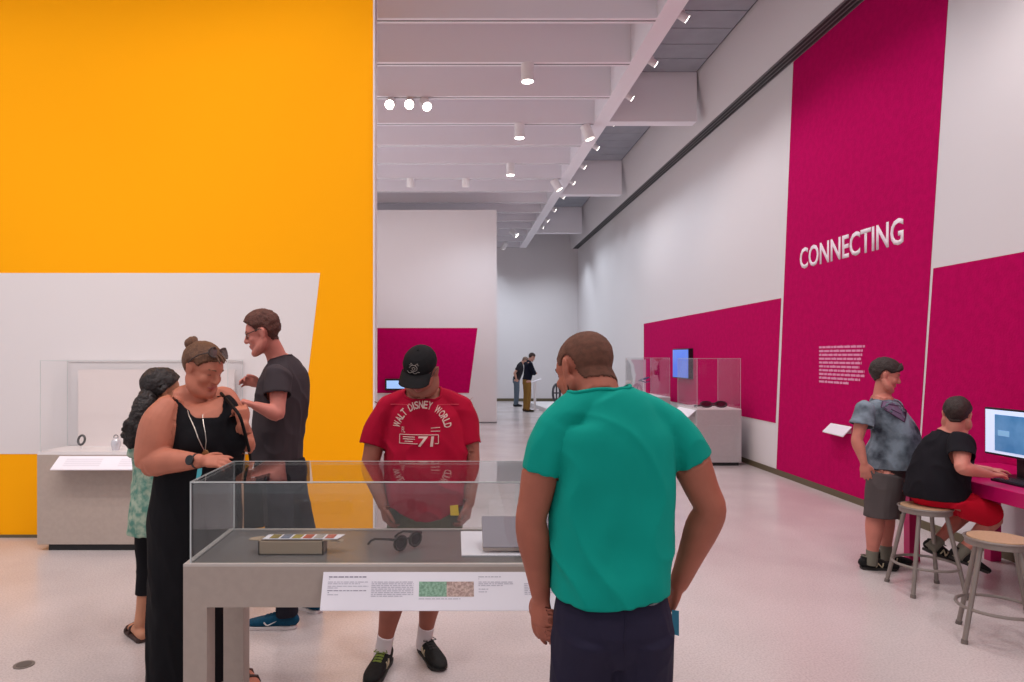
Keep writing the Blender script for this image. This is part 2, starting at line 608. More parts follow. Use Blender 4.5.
# long caption rail in front of the table
LX0, LX1 = -.48, .55
tl, tr, br_, bl = V((LX0, 2.492, .832)), V((LX1, 2.492, .832)), V((LX1, 2.425, .716)), V((LX0, 2.425, .716))
root = empty('caption_rail', ((LX0 + LX1) / 2, 2.46, .716))
tag(root, 'long sloping white caption panel on the front of the glass table', 'label')
B().prism([tl, tr, br_, bl], (0, .006, -.004)).obj('caption_panel', M['label'], root)
B().prism([V((LX0 + .02, 2.50, .82)), V((LX0 + .02, 2.50, .74)), V((LX0 + .02, 2.448, .74))], (LX1 - LX0 - .04, 0, 0)).obj('bracket', M['plinth'], root)
up = (tl - bl).normalized()
ht = (tl - bl).length
fm = frame(bl, (1, 0, 0), up)


def on_label(b, x0, x1, v0, v1, t=.0008):
    q_ = [fm @ V((x, v * ht, 0.0)) for x, v in ((x0, v0), (x1, v0), (x1, v1), (x0, v1))]
    n = fm.to_3x3() @ V((0, 0, 1))
    return b.prism(q_, n * t)


ink, inkl = B(), B()
random.seed(11)


def para(b, x0, x1, vt, n, dv=.045, lastf=.6, th=.022):
    for i in range(n):
        v = vt - i * dv
        e = x1 if i < n - 1 else x0 + (x1 - x0) * lastf
        x = x0
        while x < e:
            x2 = min(e, x + random.uniform(.006, .022))
            on_label(b, x, x2, v - th, v)
            x = x2 + .003


sc_ = 2.46 / F
para(ink, .022, .158, .885, 1, th=.034, lastf=1)
para(inkl, .022, .03, .825, 1)
para(inkl, .02, .165, .745, 2, lastf=.8)
para(inkl, .02, .167, .635, 2, lastf=.25)
para(ink, .02, .16, .52, 1, lastf=1)
para(ink, .022, .030, .47, 1)
para(inkl, .022, .06, .415, 1, lastf=1)
para(inkl, .178, .330, .745, 9, dv=.046, lastf=.75)
para(inkl, .565, .705, .885, 1, th=.026)
para(inkl, .565, .57, .83, 1)
para(inkl, .565, .69, .745, 3, lastf=.7)
para(inkl, .565, .60, .56, 1, lastf=1)
para(inkl, .565, .595, .49, 1, lastf=1)
para(inkl, .73, .86, .70, 7, lastf=.5)
para(inkl, .35, .50, .31, 1, lastf=1)
ink.obj('printed_text', M['ink'], root)
inkl.obj('printed_text', M['ink_light'], root)
g1, g2 = B(), B()
on_label(g1, .350, .450, .355, .745)
on_label(g2, .450, .548, .355, .745)
m1 = mat('note_green', (150, 184, 160), .7, rgb2=(112, 148, 126), mscale=120)
m2 = mat('note_brown', (206, 178, 168), .7, rgb2=(160, 132, 126), mscale=120)
g1.obj('printed_note', m1, root)['label'] = 'green printed banknote picture'
g2.obj('printed_note', m2, root)['label'] = 'brown printed banknote picture'

# ---- exhibits under the glass
DK = TZ1 + .002
root = empty('open_box', (-.58, 2.74, DK))
tag(root, 'open tan cardboard box with bent flaps lying under the table glass on the left', 'box')
card = mat('cardboard', (176, 152, 128), .8)
bx0, bx1, by0, by1, bz = -.755, -.505, 2.62, 2.70, DK + .052
b = B()
b.box(bx0, bx1, by0, by0 + .005, DK, bz).box(bx0, bx1, by1 - .005, by1, DK, bz).box(bx0, bx0 + .005, by0, by1, DK, bz).box(bx1 - .005, bx1, by0, by1, DK, bz).box(bx0, bx1, by0, by1, DK, DK + .004)
b.obj('box_body', card, root)
B().prism([V((bx0, by0 + .01, bz)), V((bx0, by1 - .01, bz)), V((bx0 - .045, by1 - .02, bz - .004)), V((bx0 - .045, by0 + .03, bz - .004))], (0, 0, .003)).obj('flap', card, root)
B().prism([V((bx1, by0 + .01, bz)), V((bx1, by1 - .01, bz)), V((bx1 + .07, by1 - .03, bz - .008)), V((bx1 + .07, by0 + .03, bz - .012))], (0, 0, .003)).obj('flap', card, root)
root = empty('picture_sheet', (-.58, 2.78, bz))
tag(root, 'row of small colourful printed pictures in the open tan box', 'print')
B().prism([V((bx0 + .01, by0 + .020, bz + .002)), V((bx1 + .05, by0 + .020, bz + .002)), V((bx1 + .07, by1 + .0, bz + .004)), V((bx0 + .02, by1 + .0, bz + .004))], (0, 0, .002)).obj('sheet', M['label'], root)
cols = [(150, 130, 60), (110, 120, 140), (170, 150, 60), (200, 90, 60), (180, 170, 160), (210, 110, 90)]
for i, c in enumerate(cols):
    x = bx0 + .035 + i * .043
    B().prism([V((x, by0 + .026, bz + .0048)), V((x + .034, by0 + .026, bz + .0048)), V((x + .040, by1 - .006, bz + .0062)), V((x + .006, by1 - .006, bz + .0062))], (0, 0, .0012)).obj('picture', mat('pic%d' % i, c, .6, mottle=.4, mscale=90), root)

# sunglasses: full 3-D frame
root = empty('sunglasses', (-.2, 2.70, DK))
tag(root, 'open brown sunglasses lying on the grey deck under the table glass', 'sunglasses')
frm = mat('brown_acetate', (52, 40, 40), .3)
ca, sa = math.cos(math.radians(48)), math.sin(math.radians(48))
def sg(x, y, z):   # x along front, y towards the back (temples), z up
    k = 1.18
    x, y, z = x * k, y * k, z * k
    return V((-.185 + x * ca + y * (-sa) - 0.0, 2.69 + x * sa + y * ca, DK + .004 + z))
fb = B()
for sx in (-1, 1):
    ring = []
    for k in range(20):
        a_ = 2 * PI * k / 20
        ring.append(sg(sx * .034 + .026 * math.cos(a_) * (1 + .06 * math.sin(a_)), 0, .026 + .0225 * math.sin(a_)))
    fb.tube(ring, .0060, 6, closed=True)
fb.tube([sg(-.011, 0, .034), sg(0, -.002, .037), sg(.011, 0, .034)], .004, 6)
fb.tube([sg(-.062, 0, .043), sg(-.066, .004, .042)], .004, 6)
fb.obj('frame', frm, root, smooth=True)
for sx in (-1, 1):
    lens = [sg(sx * .034 + .025 * math.cos(2 * PI * k / 20), .0, .026 + .0215 * math.sin(2 * PI * k / 20)) for k in range(20)]
    B().prism(lens, (sg(0, .002, 0) - sg(0, 0, 0))).obj('lens', mat('dark_lens', (48, 34, 40), .1), root)
    t = [sg(sx * .062, .0, .042), sg(sx * .066, .02, .041), sg(sx * .066, .09, .030), sg(sx * .064, .115, .018), sg(sx * .062, .130, .004)]
    B().tube(t, [.006, .005, .0045, .0045, .005], 6).obj('temple_arm', frm, root)

root = empty('mount_board', (.3, 2.8, DK))
o = B().box(.025, .46, 2.60, 2.96, DK, DK + .004).obj('mount_board', M['label'])
bpy.data.objects.remove(root)
tag(o, 'cream card sheet lying flat under the glass beside the green shirted man', 'card')
root = empty('grey_book', (.3, 2.8, DK + .004))
tag(root, 'grey covered slab leaning back on the cream card under the glass', 'book')
sl = [V((.108, 2.63, DK + .025)), V((.46, 2.63, DK + .025)), V((.46, 2.78, DK + .108)), V((.108, 2.78, DK + .108))]
nrm = (sl[1] - sl[0]).cross(sl[3] - sl[0]).normalized()
B().prism(sl, nrm * .004).obj('cover', mat('book_cover', (140, 130, 140), .6), root)
B().prism([v - nrm * .0005 for v in sl], -nrm * .016).obj('page_block', mat('book_pages', (190, 170, 160), .8), root)
B().prism([V((.16, 2.70, DK + .005)), V((.16, 2.83, DK + .005)), V((.16, 2.79, DK + .088))], (.3, 0, 0)).obj('cradle', M['label'], root)

# ================================================================== LEFT WALL CASE
X0, X1, Y0, Y1 = -3.47, -1.87, 5.67, 6.085
root = empty('display_plinth', ((X0 + X1) / 2, 5.88, 0))
tag(root, 'wide taupe plinth with a tall glass cover against the yellow wall', 'display case')
B().box(X0, X1, Y0, Y1, .055, .80).obj('plinth', M['plinth'], root, bevel=.003)
B().box(X0 + .08, X1 - .08, Y0 + .03, Y1, 0, .055).obj('recessed_base', M['dark'], root)
B().box(X0 + .002, X1 - .002, Y0 + .002, Y1 - .002, .80, .822).obj('deck', M['deckwhite'], root)
glass_box(root, X0 + .02, X1 - .02, Y0 + .012, Y1 - .005, .822, 1.575, th=.010)
B().box(-3.33, -1.95, 6.035, 6.05, .822, 1.50).obj('backboard', mat('backboard', (226, 214, 212), .7), root)
root = empty('caption_rail', (-2.6, 5.6, .7))
tag(root, 'sloping white caption panel on the front of the plinth by the yellow wall', 'label')
B().prism([V((-3.28, 5.665, .79)), V((-2.05, 5.665, .79)), V((-2.05, 5.53, .70)), V((-3.28, 5.53, .70))], (0, .006, -.008)).obj('caption_panel', M['label'], root)
B().prism([V((-3.2, 5.67, .77)), V((-3.2, 5.67, .71)), V((-3.2, 5.60, .71))], (1.1, 0, 0)).obj('bracket', M['plinth'], root)
b = B()
for (xa, n) in ((-3.2, 4), (-2.75, 4)):
    for i in range(n):
        t_ = .2 + i * .15
        y_ = 5.665 - .135 * t_
        z_ = .79 - .09 * t_
        b.prism([V((xa, y_, z_ + .0005)), V((xa + .3, y_, z_ + .0005)), V((xa + .3, y_ - .012, z_ - .0075)), V((xa, y_ - .012, z_ - .0075))], (0, -.001, .001))
b.obj('printed_text', mat('faint_ink', (226, 220, 228), .7), root)
# dark ring bracelet
root = empty('ring_exhibit', (-3.03, 5.85, .822))
tag(root, 'small dark ring-shaped exhibit standing inside the wall case', 'bracelet')
c = P(81.5, 440, 5.85)
ring = [c + V((.028 * math.cos(2 * PI * k / 24), .012 * math.sin(2 * PI * k / 24), .038 * math.sin(2 * PI * k / 24))) for k in range(24)]
B().tube(ring, .010, 8, closed=True).obj('band', mat('ring_dark', (70, 66, 66), .4), root, smooth=True)
B().tube([c + V((0, 0, -.038)), V((c.x, c.y, .822))], .005, 8).obj('stand', M['lampwhite'], root)
# silver bust/watch
root = empty('silver_ornament', (-2.9, 5.85, .822))
tag(root, 'small silver and white ornament standing inside the wall case', 'ornament')
c = P(116, 442, 5.80)
B().tube([V((c.x, c.y, .822)), V((c.x, c.y, .84)), V((c.x, c.y, .87)), V((c.x, c.y, .90)), V((c.x, c.y, .925)), V((c.x, c.y, .93))], [.028, .033, .04, .036, .018, .006], 20).obj('body', mat('silver_white', (210, 208, 215), .25, metal=.3), root, smooth=True)
ring = [V((c.x + .018 * math.cos(2 * PI * k / 20), c.y, .932 + .018 * math.sin(2 * PI * k / 20))) for k in range(20)]
B().tube(ring, .004, 6, closed=True).obj('loop', M['slotgrey'], root)

# ================================================================== RIGHT WALL CASES
def wall_plinth(X0, X1, Y0, Y1, label, glassx=None):
    root = empty('display_plinth', ((X0 + X1) / 2, (Y0 + Y1) / 2, 0))
    tag(root, label, 'display case')
    B().box(X0, X1, Y0, Y1, .05, .825).obj('plinth', M['plinth_r'], root, bevel=.003)
    B().box(X0 + .03, X1 - .03, Y0 + .03, Y1 - .03, 0, .05).obj('recessed_base', M['dark'], root)
    B().box(X0 + .003, X1 - .003, Y0 + .003, Y1 - .003, .825, .84).obj('deck', M['deckwhite'], root)
    B().box(X0 + .17, X1 - .10, Y0 - .004, Y0 + .001, .14, .60).obj('access_panel', M['plinth_r'], root, bevel=.003)
    glass_box(root, X0 + .01, X1 - .01, Y0 + .01, Y1 - .01, .84, 1.575, th=.010)
    return root


wall_plinth(3.56, 4.22, 10.06, 10.95, 'pale plinth with tall clear glass cover holding a dark object by the magenta wall')
wall_plinth(3.56, 4.10, 13.0, 14.3, 'farther pale plinth with a glass cover, behind the green shirted man')
root = empty('caption_rail', (3.5, 10.5, .78))
tag(root, 'sloping white label plate on the side of the right-hand plinth', 'label')
B().prism([V((3.558, 10.85, .82)), V((3.558, 10.1, .82)), V((3.45, 10.1, .72)), V((3.45, 10.85, .72))], (.004, 0, -.010)).obj('label_plate', M['label'], root)
B().prism([V((3.56, 10.75, .80)), V((3.56, 10.75, .72)), V((3.49, 10.75, .72))], (0, -.6, 0)).obj('bracket', M['plinth_r'], root)

# dark goggle-like exhibit: frame, two lenses, strap
root = empty('goggles', (3.85, 10.3, .84))
tag(root, 'dark red-black goggles lying under the glass on the right-hand plinth', 'goggles')
gm = mat('goggle_dark', (50, 26, 34), .35)
gl_ = mat('goggle_lens', (80, 30, 44), .15)
gx, gy_, gz = 3.90, 10.30, .84
b = B()
for sx in (-1, 1):
    ring = [V((gx + sx * .11 + .085 * math.cos(2 * PI * k / 20), gy_ + .02 * math.sin(2 * PI * k / 20), gz + .052 + .038 * math.sin(2 * PI * k / 20))) for k in range(20)]
    b.tube(ring, .014, 8, closed=True)
b.tube([V((gx - .03, gy_, gz + .06)), V((gx, gy_ - .01, gz + .068)), V((gx + .03, gy_, gz + .06))], .012, 8)
b.obj('frame', gm, root, smooth=True)
for sx in (-1, 1):
    B().prism([V((gx + sx * .11 + .075 * math.cos(2 * PI * k / 20), gy_ - .004, gz + .052 + .03 * math.sin(2 * PI * k / 20))) for k in range(20)], (0, .008, 0)).obj('lens', gl_, root)
B().tube([V((gx + .19, gy_ + .01, gz + .05)), V((gx + .23, gy_ + .12, gz + .03)), V((gx, gy_ + .22, gz + .02)), V((gx - .25, gy_ + .12, gz + .018)), V((gx - .19, gy_ + .01, gz + .04))], .012, 8).obj('strap', gm, root, smooth=True)
# steel ring headset in farther case
root = empty('headset', (3.68, 13.3, .84))
tag(root, 'thin bluish wire headset on a stand inside the farther right-hand case', 'headset')
hm = mat('headset_blue', (70, 70, 110), .3, metal=.4)
c = P(644, 379, 13.45)
ring = [c + V((.10 * math.cos(2 * PI * k / 24), .08 * math.sin(2 * PI * k / 24), .035 * math.cos(2 * PI * k / 24))) for k in range(24)]
B().tube(ring, .011, 8, closed=True).obj('band', hm, root, smooth=True)
B().tube([c + V((-.08, 0, -.03)), c + V((.0, -.09, -.06)), c + V((.09, -.05, -.05))], .010, 8).obj('arm', hm, root, smooth=True)
B().tube([V((c.x, c.y, .84)), c + V((0, .05, 0))], .01, 8).obj('stand', M['lampwhite'], root)
# head-profile board in the farther case (real thin acrylic sheet)
prof = [(0, 0), (.34, 0), (.34, .70), (.03, .70), (.05, .66), (.09, .60), (.10, .52), (.11, .45), (.145, .38), (.12, .35), (.13, .31), (.115, .28), (.12, .22), (.08, .18), (.03, .15)]
b = B().prism([V((3.60 + x, 14.1, .845 + z)) for x, z in prof], (0, .006, 0))
tag(b.obj('profile_board', mat('pale_pink_board', (226, 190, 204), .5)), 'pale board cut to a face profile standing in the farther right-hand case', 'board')
# wall monitor
root = empty('wall_monitor', (4.37, 13.05, 1.4))
tag(root, 'blue glowing screen mounted on the magenta wall above the plinths', 'screen')
B().box(4.31, 4.395, 12.60, 13.52, 1.19, 1.76).obj('screen_housing', M['black'], root, bevel=.004)
scr = bpy.data.materials.new('blue_screen')
scr = mat('blue_screen', (70, 110, 215), .3, emit=.55, rgb2=(110, 150, 225), mscale=1.5)
B().box(4.304, 4.31, 12.62, 13.50, 1.21, 1.74).obj('display', scr, root)

# tablet screen on the far partition
root = empty('touch_screen', (-1.5, 16.4, 1.0))
tag(root, 'small black screen on the far magenta wall left of the red shirted man', 'screen')
B().box(-1.68, -1.15, 16.38, 16.484, .80, 1.075).obj('screen_housing', M['black'], root)
B().box(-1.64, -1.20, 16.372, 16.38, .84, 1.03).obj('display', mat('pale_screen', (150, 190, 240), .3, emit=.7), root)

# far hall: label stand, low white platform, dark exhibit
root = empty('label_stand', (2.4, 20.5, 0))
tag(root, 'white label lectern on a thin post beside the two far men', 'lectern')
B().box(2.36, 2.43, 20.47, 20.53, .02, .82).obj('post', M['lampwhite'], root)
B().box(2.28, 2.52, 20.4, 20.6, 0, .02).obj('foot', M['lampwhite'], root)
B().prism([V((2.26, 20.35, .80)), V((2.58, 20.35, .92)), V((2.58, 20.65, .92)), V((2.26, 20.65, .80))], (0, 0, .02)).obj('label_plate', M['label'], root)
o = B().prism([V((2.35, 22.5, 0)), V((2.7, 18.6, 0)), V((4.3, 18.6, 0)), V((4.3, 22.5, 0))], (0, 0, .12)).obj('low_platform', M['deckwhite'], bevel=.01)
tag(o, 'low white platform on the far hall floor', 'platform')
root = empty('wheel_exhibit', (2.55, 17.2, 0))
tag(root, 'dark slender wheel-like exhibit on a stand seen past the green shirted man\'s face', 'exhibit')
c = P(556.5, 393, 17.2)
wm = mat('wheel_dark', (60, 64, 72), .5)
ring = [c + V((.10 * math.cos(2 * PI * k / 24), .06 * math.cos(2 * PI * k / 24), .22 * math.sin(2 * PI * k / 24))) for k in range(24)]
B().tube(ring, .03, 8, closed=True).obj('rim', wm, root, smooth=True)
B().tube([c + V((-.1, 0, 0)), c + V((.1, 0, 0))], .02, 6).tube([c + V((0, 0, -.2)), c + V((0, 0, .2))], .02, 6).obj('spoke', wm, root)
B().tube([V((c.x, c.y, 0)), c + V((0, 0, -.2))], .03, 8).obj('post', wm, root)
B().disc((c.x, c.y), .15, 0, .02).obj('foot', wm, root)

# floor outlet
c = P(24, 665, 3.58)
root = empty('floor_socket', (c.x, c.y, 0))
tag(root, 'small round grey floor socket cover at the lower left of the floor', 'floor socket')
B().disc((c.x, c.y), .05, 0, .004).obj('cover', mat('socket_grey', (120, 112, 108), .4, metal=.3), root)
B().disc((c.x, c.y), .036, .004, .0055).obj('lid', mat('socket_dark', (90, 84, 82), .5), root)

# ================================================================== COMPUTER DESK
root = empty('computer_desk', (3.95, 4.0, 0))
tag(root, 'magenta computer desk along the right wall in front of the seated boy', 'desk')
B().box(3.54, 4.385, 2.3, 5.50, .665, .76).obj('desk_top', M['magenta_desk'], root, bevel=.004)
for x in (3.58, 4.22):
    for y in (5.38, 2.42):
        B().box(x, x + .085, y, y + .07, 0, .665).obj('leg', M['magenta_desk'], root, bevel=.003)

# monitor
root = empty('computer_monitor', (4.0, 4.7, .76))
tag(root, 'white-lit computer monitor on the magenta desk at the right edge', 'monitor')
mx = 3.90
B().box(mx, mx + .03, 4.42, 5.03, .905, 1.245).obj('monitor_housing', M['black'], root, bevel=.004)
s = B().box(mx - .003, mx, 4.432, 5.018, .92, 1.232).obj('display', mat('screen_white', (205, 222, 250), .3, emit=.62), root)
B().box(mx - .0045, mx - .003, 4.60, 4.93, .94, 1.20).obj('page', mat('screen_blue', (70, 130, 185), .3, emit=.38, rgb2=(110, 165, 210), mscale=6), s)
B().box(mx - .0045, mx - .003, 4.44, 4.59, .94, 1.20).obj('page', mat('screen_blue2', (90, 150, 195), .3, emit=.40), s)
for i in range(3):
    B().box(mx - .006, mx - .0045, 4.45, 4.575, 1.02 + i * .052, 1.062 + i * .052).obj('text_block', mat('screen_card', (225, 235, 250), .3, emit=.6), s)
B().box(mx - .006, mx - .0045, 4.80, 4.90, 1.05, 1.09).obj('text_block', mat('screen_card2', (130, 180, 220), .3, emit=.5), s)
B().box(mx + .03, mx + .06, 4.68, 4.78, .77, 1.05).obj('stand', M['black'], root, bevel=.003)
B().box(mx - .04, mx + .14, 4.58, 4.88, .76, .775).obj('foot', M['black'], root, bevel=.003)
root = empty('keyboard', (3.76, 4.55, .76))
tag(root, 'black computer keyboard under the seated boy\'s hand', 'keyboard')
B().box(3.70, 3.84, 4.30, 4.72, .7605, .775).obj('keyboard_body', M['black'], root, bevel=.003)
b = B()
for i in range(5):
    for j in range(14):
        b.box(3.708 + i * .026, 3.729 + i * .026, 4.31 + j * .0285, 4.334 + j * .0285, .775, .780)
b.obj('keys', mat('key_dark', (36, 36, 42), .5), root)


# ================================================================== STOOLS
def stool(x, y, rz, label):
    root = empty('lab_stool', (0, 0, 0))
    tag(root, label, 'stool', 'round metal stools by the desk')
    Hs = .585
    B().disc((0, 0), .146, Hs - .014, Hs + .002, 40).obj('seat', M['wood'], root, bevel=.004)
    n = 40
    b_ = B()
    ring_o = [(.19 * math.cos(2 * PI * k / n), .19 * math.sin(2 * PI * k / n)) for k in range(n)]
    b_.disc((0, 0), .156, Hs - .045, Hs - .012, 40)
    b_.obj('seat_pan', M['metal'], root, bevel=.004)
    b_ = B()
    b_.tube([V((.158 * math.cos(2 * PI * k / n), .158 * math.sin(2 * PI * k / n), Hs - .008)) for k in range(n)], .007, 8, closed=True)
    b_.obj('seat_rim', M['metal'], root, smooth=True)
    for k in range(4):
        a_ = PI / 4 + k * PI / 2
        c_, s_ = math.cos(a_), math.sin(a_)
        lg = B().tube([V((.120 * c_, .120 * s_, Hs - .03)), V((.236 * c_, .236 * s_, .012))], .0135, 12).obj('leg', M['metal'], root, smooth=True)
        B().tube([V((.2335 * c_, .2335 * s_, .022)), V((.2385 * c_, .2385 * s_, 0.0))], .017, 12).obj('rubber_foot', mat('foot_grey', (110, 100, 96), .7), lg)
    B().tube([V((.196 * math.cos(2 * PI * k / n), .196 * math.sin(2 * PI * k / n), .19)) for k in range(n)], .0095, 8, closed=True).obj('foot_ring', M['metal'], root, smooth=True)
    root.location = (x, y, 0)
    root.rotation_euler = (0, 0, rz)
    return root


stool(3.25, 4.72, math.radians(-6), 'round wooden-topped steel stool the boy in red shorts sits on')
stool(3.10, 3.90, math.radians(-32), 'empty round wooden-topped steel stool nearest the camera at the right edge')
# ================================================================== FIGURE TOOLS
def catmull(pts, sub):
    n = len(pts)
    out = []
    for i in range(n - 1):
        p0 = pts[max(i - 1, 0)]
        p1, p2 = pts[i], pts[i + 1]
        p3 = pts[min(i + 2, n - 1)]
        for k in range(sub):
            t = k / sub
            out.append(0.5 * ((2 * p1) + (-p0 + p2) * t + (2 * p0 - 5 * p1 + 4 * p2 - p3) * t * t + (-p0 + 3 * p1 - 3 * p2 + p3) * t ** 3))
    out.append(pts[-1])
    return out


class S:
    """collects closed organic volumes, then fuses them into ONE continuous surface"""

    def __init__(s):
        s.v, s.f = [], []

    def loft(s, pts, rads, side=(1, 0, 0), n=20, sub=3, cap=1.0, ex=2.0, cap0=None, cap1=None):
        """rads: scalar or (rx, ry) or (rx, ry_front, ry_back); front = tangent x side ... towards cross(side, tangent)"""
        pts = [np.array(V(p)) for p in pts]
        R = []
        for r in (rads if isinstance(rads, (list, tuple)) else [rads] * len(pts)):
            if not isinstance(r, (list, tuple)):
                r = (r, r, r)
            elif len(r) == 2:
                r = (r[0], r[1], r[1])
            R.append(np.array(r, float))
        sides = side if isinstance(side, list) else [side] * len(pts)
        sides = [np.array(V(q).normalized()) for q in sides]
        pp, rr, ss = catmull(pts, sub), catmull(R, sub), catmull(sides, sub)
        m = len(pp)
        rings = []
        c0 = cap if cap0 is None else cap0
        c1 = cap if cap1 is None else cap1
        frames = []
        for i in range(m):
            t = pp[min(i + 1, m - 1)] - pp[max(i - 1, 0)]
            t = t / (np.linalg.norm(t) + 1e-9)
            sd = ss[i] - t * np.dot(ss[i], t)
            sd = sd / (np.linalg.norm(sd) + 1e-9)
            fr = np.cross(sd, -t)
            frames.append((pp[i], t, sd, fr, np.maximum(rr[i], .001)))
        seq = []
        if c0 > 0:
            p, t, sd, fr, r = frames[0]
            rm = min(r[0], (r[1] + r[2]) / 2) * c0
            for a in (80, 55, 28):
                a = math.radians(a)
                seq.append((p - t * rm * math.sin(a), sd, fr, r * math.cos(a)))
        for p, t, sd, fr, r in frames:
            seq.append((p, sd, fr, r))
        if c1 > 0:
            p, t, sd, fr, r = frames[-1]
            rm = min(r[0], (r[1] + r[2]) / 2) * c1
            for a in (28, 55, 80):
                a = math.radians(a)
                seq.append((p + t * rm * math.sin(a), sd, fr, r * math.cos(a)))
        base = len(s.v)
        for p, sd, fr, r in seq:
            for k in range(n):
                a = 2 * PI * k / n
                c, q = math.cos(a), math.sin(a)
                c = math.copysign(abs(c) ** (2 / ex), c)
                q = math.copysign(abs(q) ** (2 / ex), q)
                s.v.append(p + sd * c * r[0] + fr * q * (r[1] if q > 0 else r[2]))
        L_ = len(seq)
        for i in range(L_ - 1):
            for k in range(n):
                a, b = base + i * n + k, base + i * n + (k + 1) % n
                s.f.append((a, b, b + n, a + n))
        s.f.append(tuple(base + k for k in range(n))[::-1])
        s.f.append(tuple(base + (L_ - 1) * n + k for k in range(n)))
        return s

    def ell(s, c, r, M3=None, n=18):
        base = len(s.v)
        M3 = M3 or Matrix.Identity(3)
        c = V(c)
        m = n // 2
        s.v.append(np.array(c + M3 @ V((0, 0, r[2]))))
        for i in range(1, m):
            t = PI * i / m
            for k in range(n):
                a = 2 * PI * k / n
                s.v.append(np.array(c + M3 @ V((r[0] * math.sin(t) * math.cos(a), r[1] * math.sin(t) * math.sin(a), r[2] * math.cos(t)))))
        s.v.append(np.array(c + M3 @ V((0, 0, -r[2]))))
        last = len(s.v) - 1
        for k in range(n):
            s.f.append((base, base + 1 + k, base + 1 + (k + 1) % n))
            s.f.append((last, last - n + (k + 1) % n, last - n + k))
        for i in range(m - 2):
            for k in range(n):
                a, b = base + 1 + i * n + k, base + 1 + i * n + (k + 1) % n
                s.f.append((a, a + n, b + n, b))
        return s

    def fuse(s, voxel=.006, smooth=3, fac=.5):
        me = bpy.data.meshes.new('tmp')
        me.from_pydata([tuple(v) for v in s.v], [], s.f)
        bm = bmesh.new()
        bm.from_mesh(me)
        bmesh.ops.recalc_face_normals(bm, faces=bm.faces)
        bm.to_mesh(me)
        bm.free()
        o = bpy.data.objects.new('tmp', me)
        COL.objects.link(o)
        m = o.modifiers.new('r', 'REMESH')
        m.mode = 'VOXEL'
        m.voxel_size = voxel
        if smooth:
            k = o.modifiers.new('s', 'SMOOTH')
            k.factor = fac
            k.iterations = smooth
        bpy.context.view_layer.update()
        dg = bpy.context.evaluated_depsgraph_get()
        out = bpy.data.meshes.new_from_object(o.evaluated_get(dg))
        bpy.data.objects.remove(o)
        bpy.data.meshes.remove(me)
        return out


def folds(me, amp, fx=7, fz=2.5, seed=0, extra=None, fine=.25):
    """cloth wrinkles: anisotropic noise along the normals"""
    off = V((seed * 3.1, seed * 1.7, seed * .9))
    me.calc_loop_triangles()
    ns = [v.normal.copy() for v in me.vertices]
    for v, n in zip(me.vertices, ns):
        c = v.co
        d = noise.noise(V((c.x * fx, c.y * fx, c.z * fz)) + off) + fine * noise.noise(V((c.x * fx * 2.6, c.y * fx * 2.6, c.z * fx * 1.4)) + off)
        rg = noise.noise(V((c.x * fx * .9 + c.z * 2.5, c.y * fx * .9, c.z * fz * 1.6)) + off * 2)
        d += .55 * (1 - min(1, abs(rg) * 3.2)) ** 2
        k = 1.0
        if extra:
            k = extra(c)
        v.co = c + n * d * amp * k
    return me


def carve(me, g, thick=.004, keep=None, ends=()):
    """cut away where the field g(co) > 0 along a clean line, open the flat tube ends (centre, direction, radius),
    then give the cloth real thickness inwards"""
    bm = bmesh.new()
    bm.from_mesh(me)
    if ends:
        bm.normal_update()
        kill = []
        for p, n, rad in ends:
            p, n = V(p), V(n).normalized()
            kill += [f for f in bm.faces if f.normal.dot(n) > .72 and (f.calc_center_median() - p).length < rad and (f.calc_center_median() - p).dot(n) > -.02]
        bmesh.ops.delete(bm, geom=list(set(kill)), context='FACES')
    for _ in range(2):
        gv = {v: g(v.co) for v in bm.verts}
        for e in bm.edges:
            v1, v2 = e.verts
            a, b = gv[v1], gv[v2]
            if a * b < 0:
                t = a / (a - b)
                if t < .5:
                    v1.co = v1.co.lerp(v2.co, t)
                    gv[v1] = 0.0
                elif t >= .5:
                    v2.co = v1.co.lerp(v2.co, t)
                    gv[v2] = 0.0
    kill = [f for f in bm.faces if g(f.calc_center_median()) > 0]
    bmesh.ops.delete(bm, geom=kill, context='FACES')
    for _ in range(3):
        ears = [f for f in bm.faces if sum(1 for e in f.edges if e.is_boundary) >= 2]
        if not ears:
            break
        bmesh.ops.delete(bm, geom=ears, context='FACES')
    for _ in range(3):
        nb = {}
        for v in bm.verts:
            if v.is_boundary:
                bs = [e.other_vert(v) for e in v.link_edges if e.is_boundary]
                if len(bs) == 2:
                    nb[v] = (v.co + (bs[0].co + bs[1].co) / 2) / 2
        for v, c in nb.items():
            v.co = c
    bm.to_mesh(me)
    bm.free()
    if keep is not None:
        keep.append(me.copy())
    if thick:
        thicken(me, thick)
    return me


def shell(bm, thick):
    """a second skin at a fixed distance inside, joined along the open edges"""
    bm.normal_update()
    twin = {}
    fs, vs = bm.faces[:], bm.verts[:]
    rim = [(e.verts[0], e.verts[1], e.link_faces[0]) for e in bm.edges if e.is_boundary and e.link_faces]
    for v in vs:
        twin[v] = bm.verts.new(v.co - v.normal * thick)
    for f in fs:
        bm.faces.new([twin[v] for v in reversed(f.verts)])
    for a, b, f in rim:
        ring = list(f.verts)
        i = ring.index(a)
        if ring[(i + 1) % len(ring)] is b:
            a, b = b, a
        try:
            bm.faces.new([a, b, twin[b], twin[a]])
        except ValueError:
            pass


def thicken(me, thick):
    bm = bmesh.new()
    bm.from_mesh(me)
    shell(bm, thick)
    bm.to_mesh(me)
    bm.free()


def cutter(p, n, rad=.14):
    """a sleeve end / leg end: everything beyond the plane within rad of p"""
    p, n = V(p), V(n).normalized()

    def g(c):
        d = c - p
        if d.length > rad:
            return -1
        return d.dot(n)
    return g


def gmax(*gs):
    return lambda c: max(g(c) for g in gs)


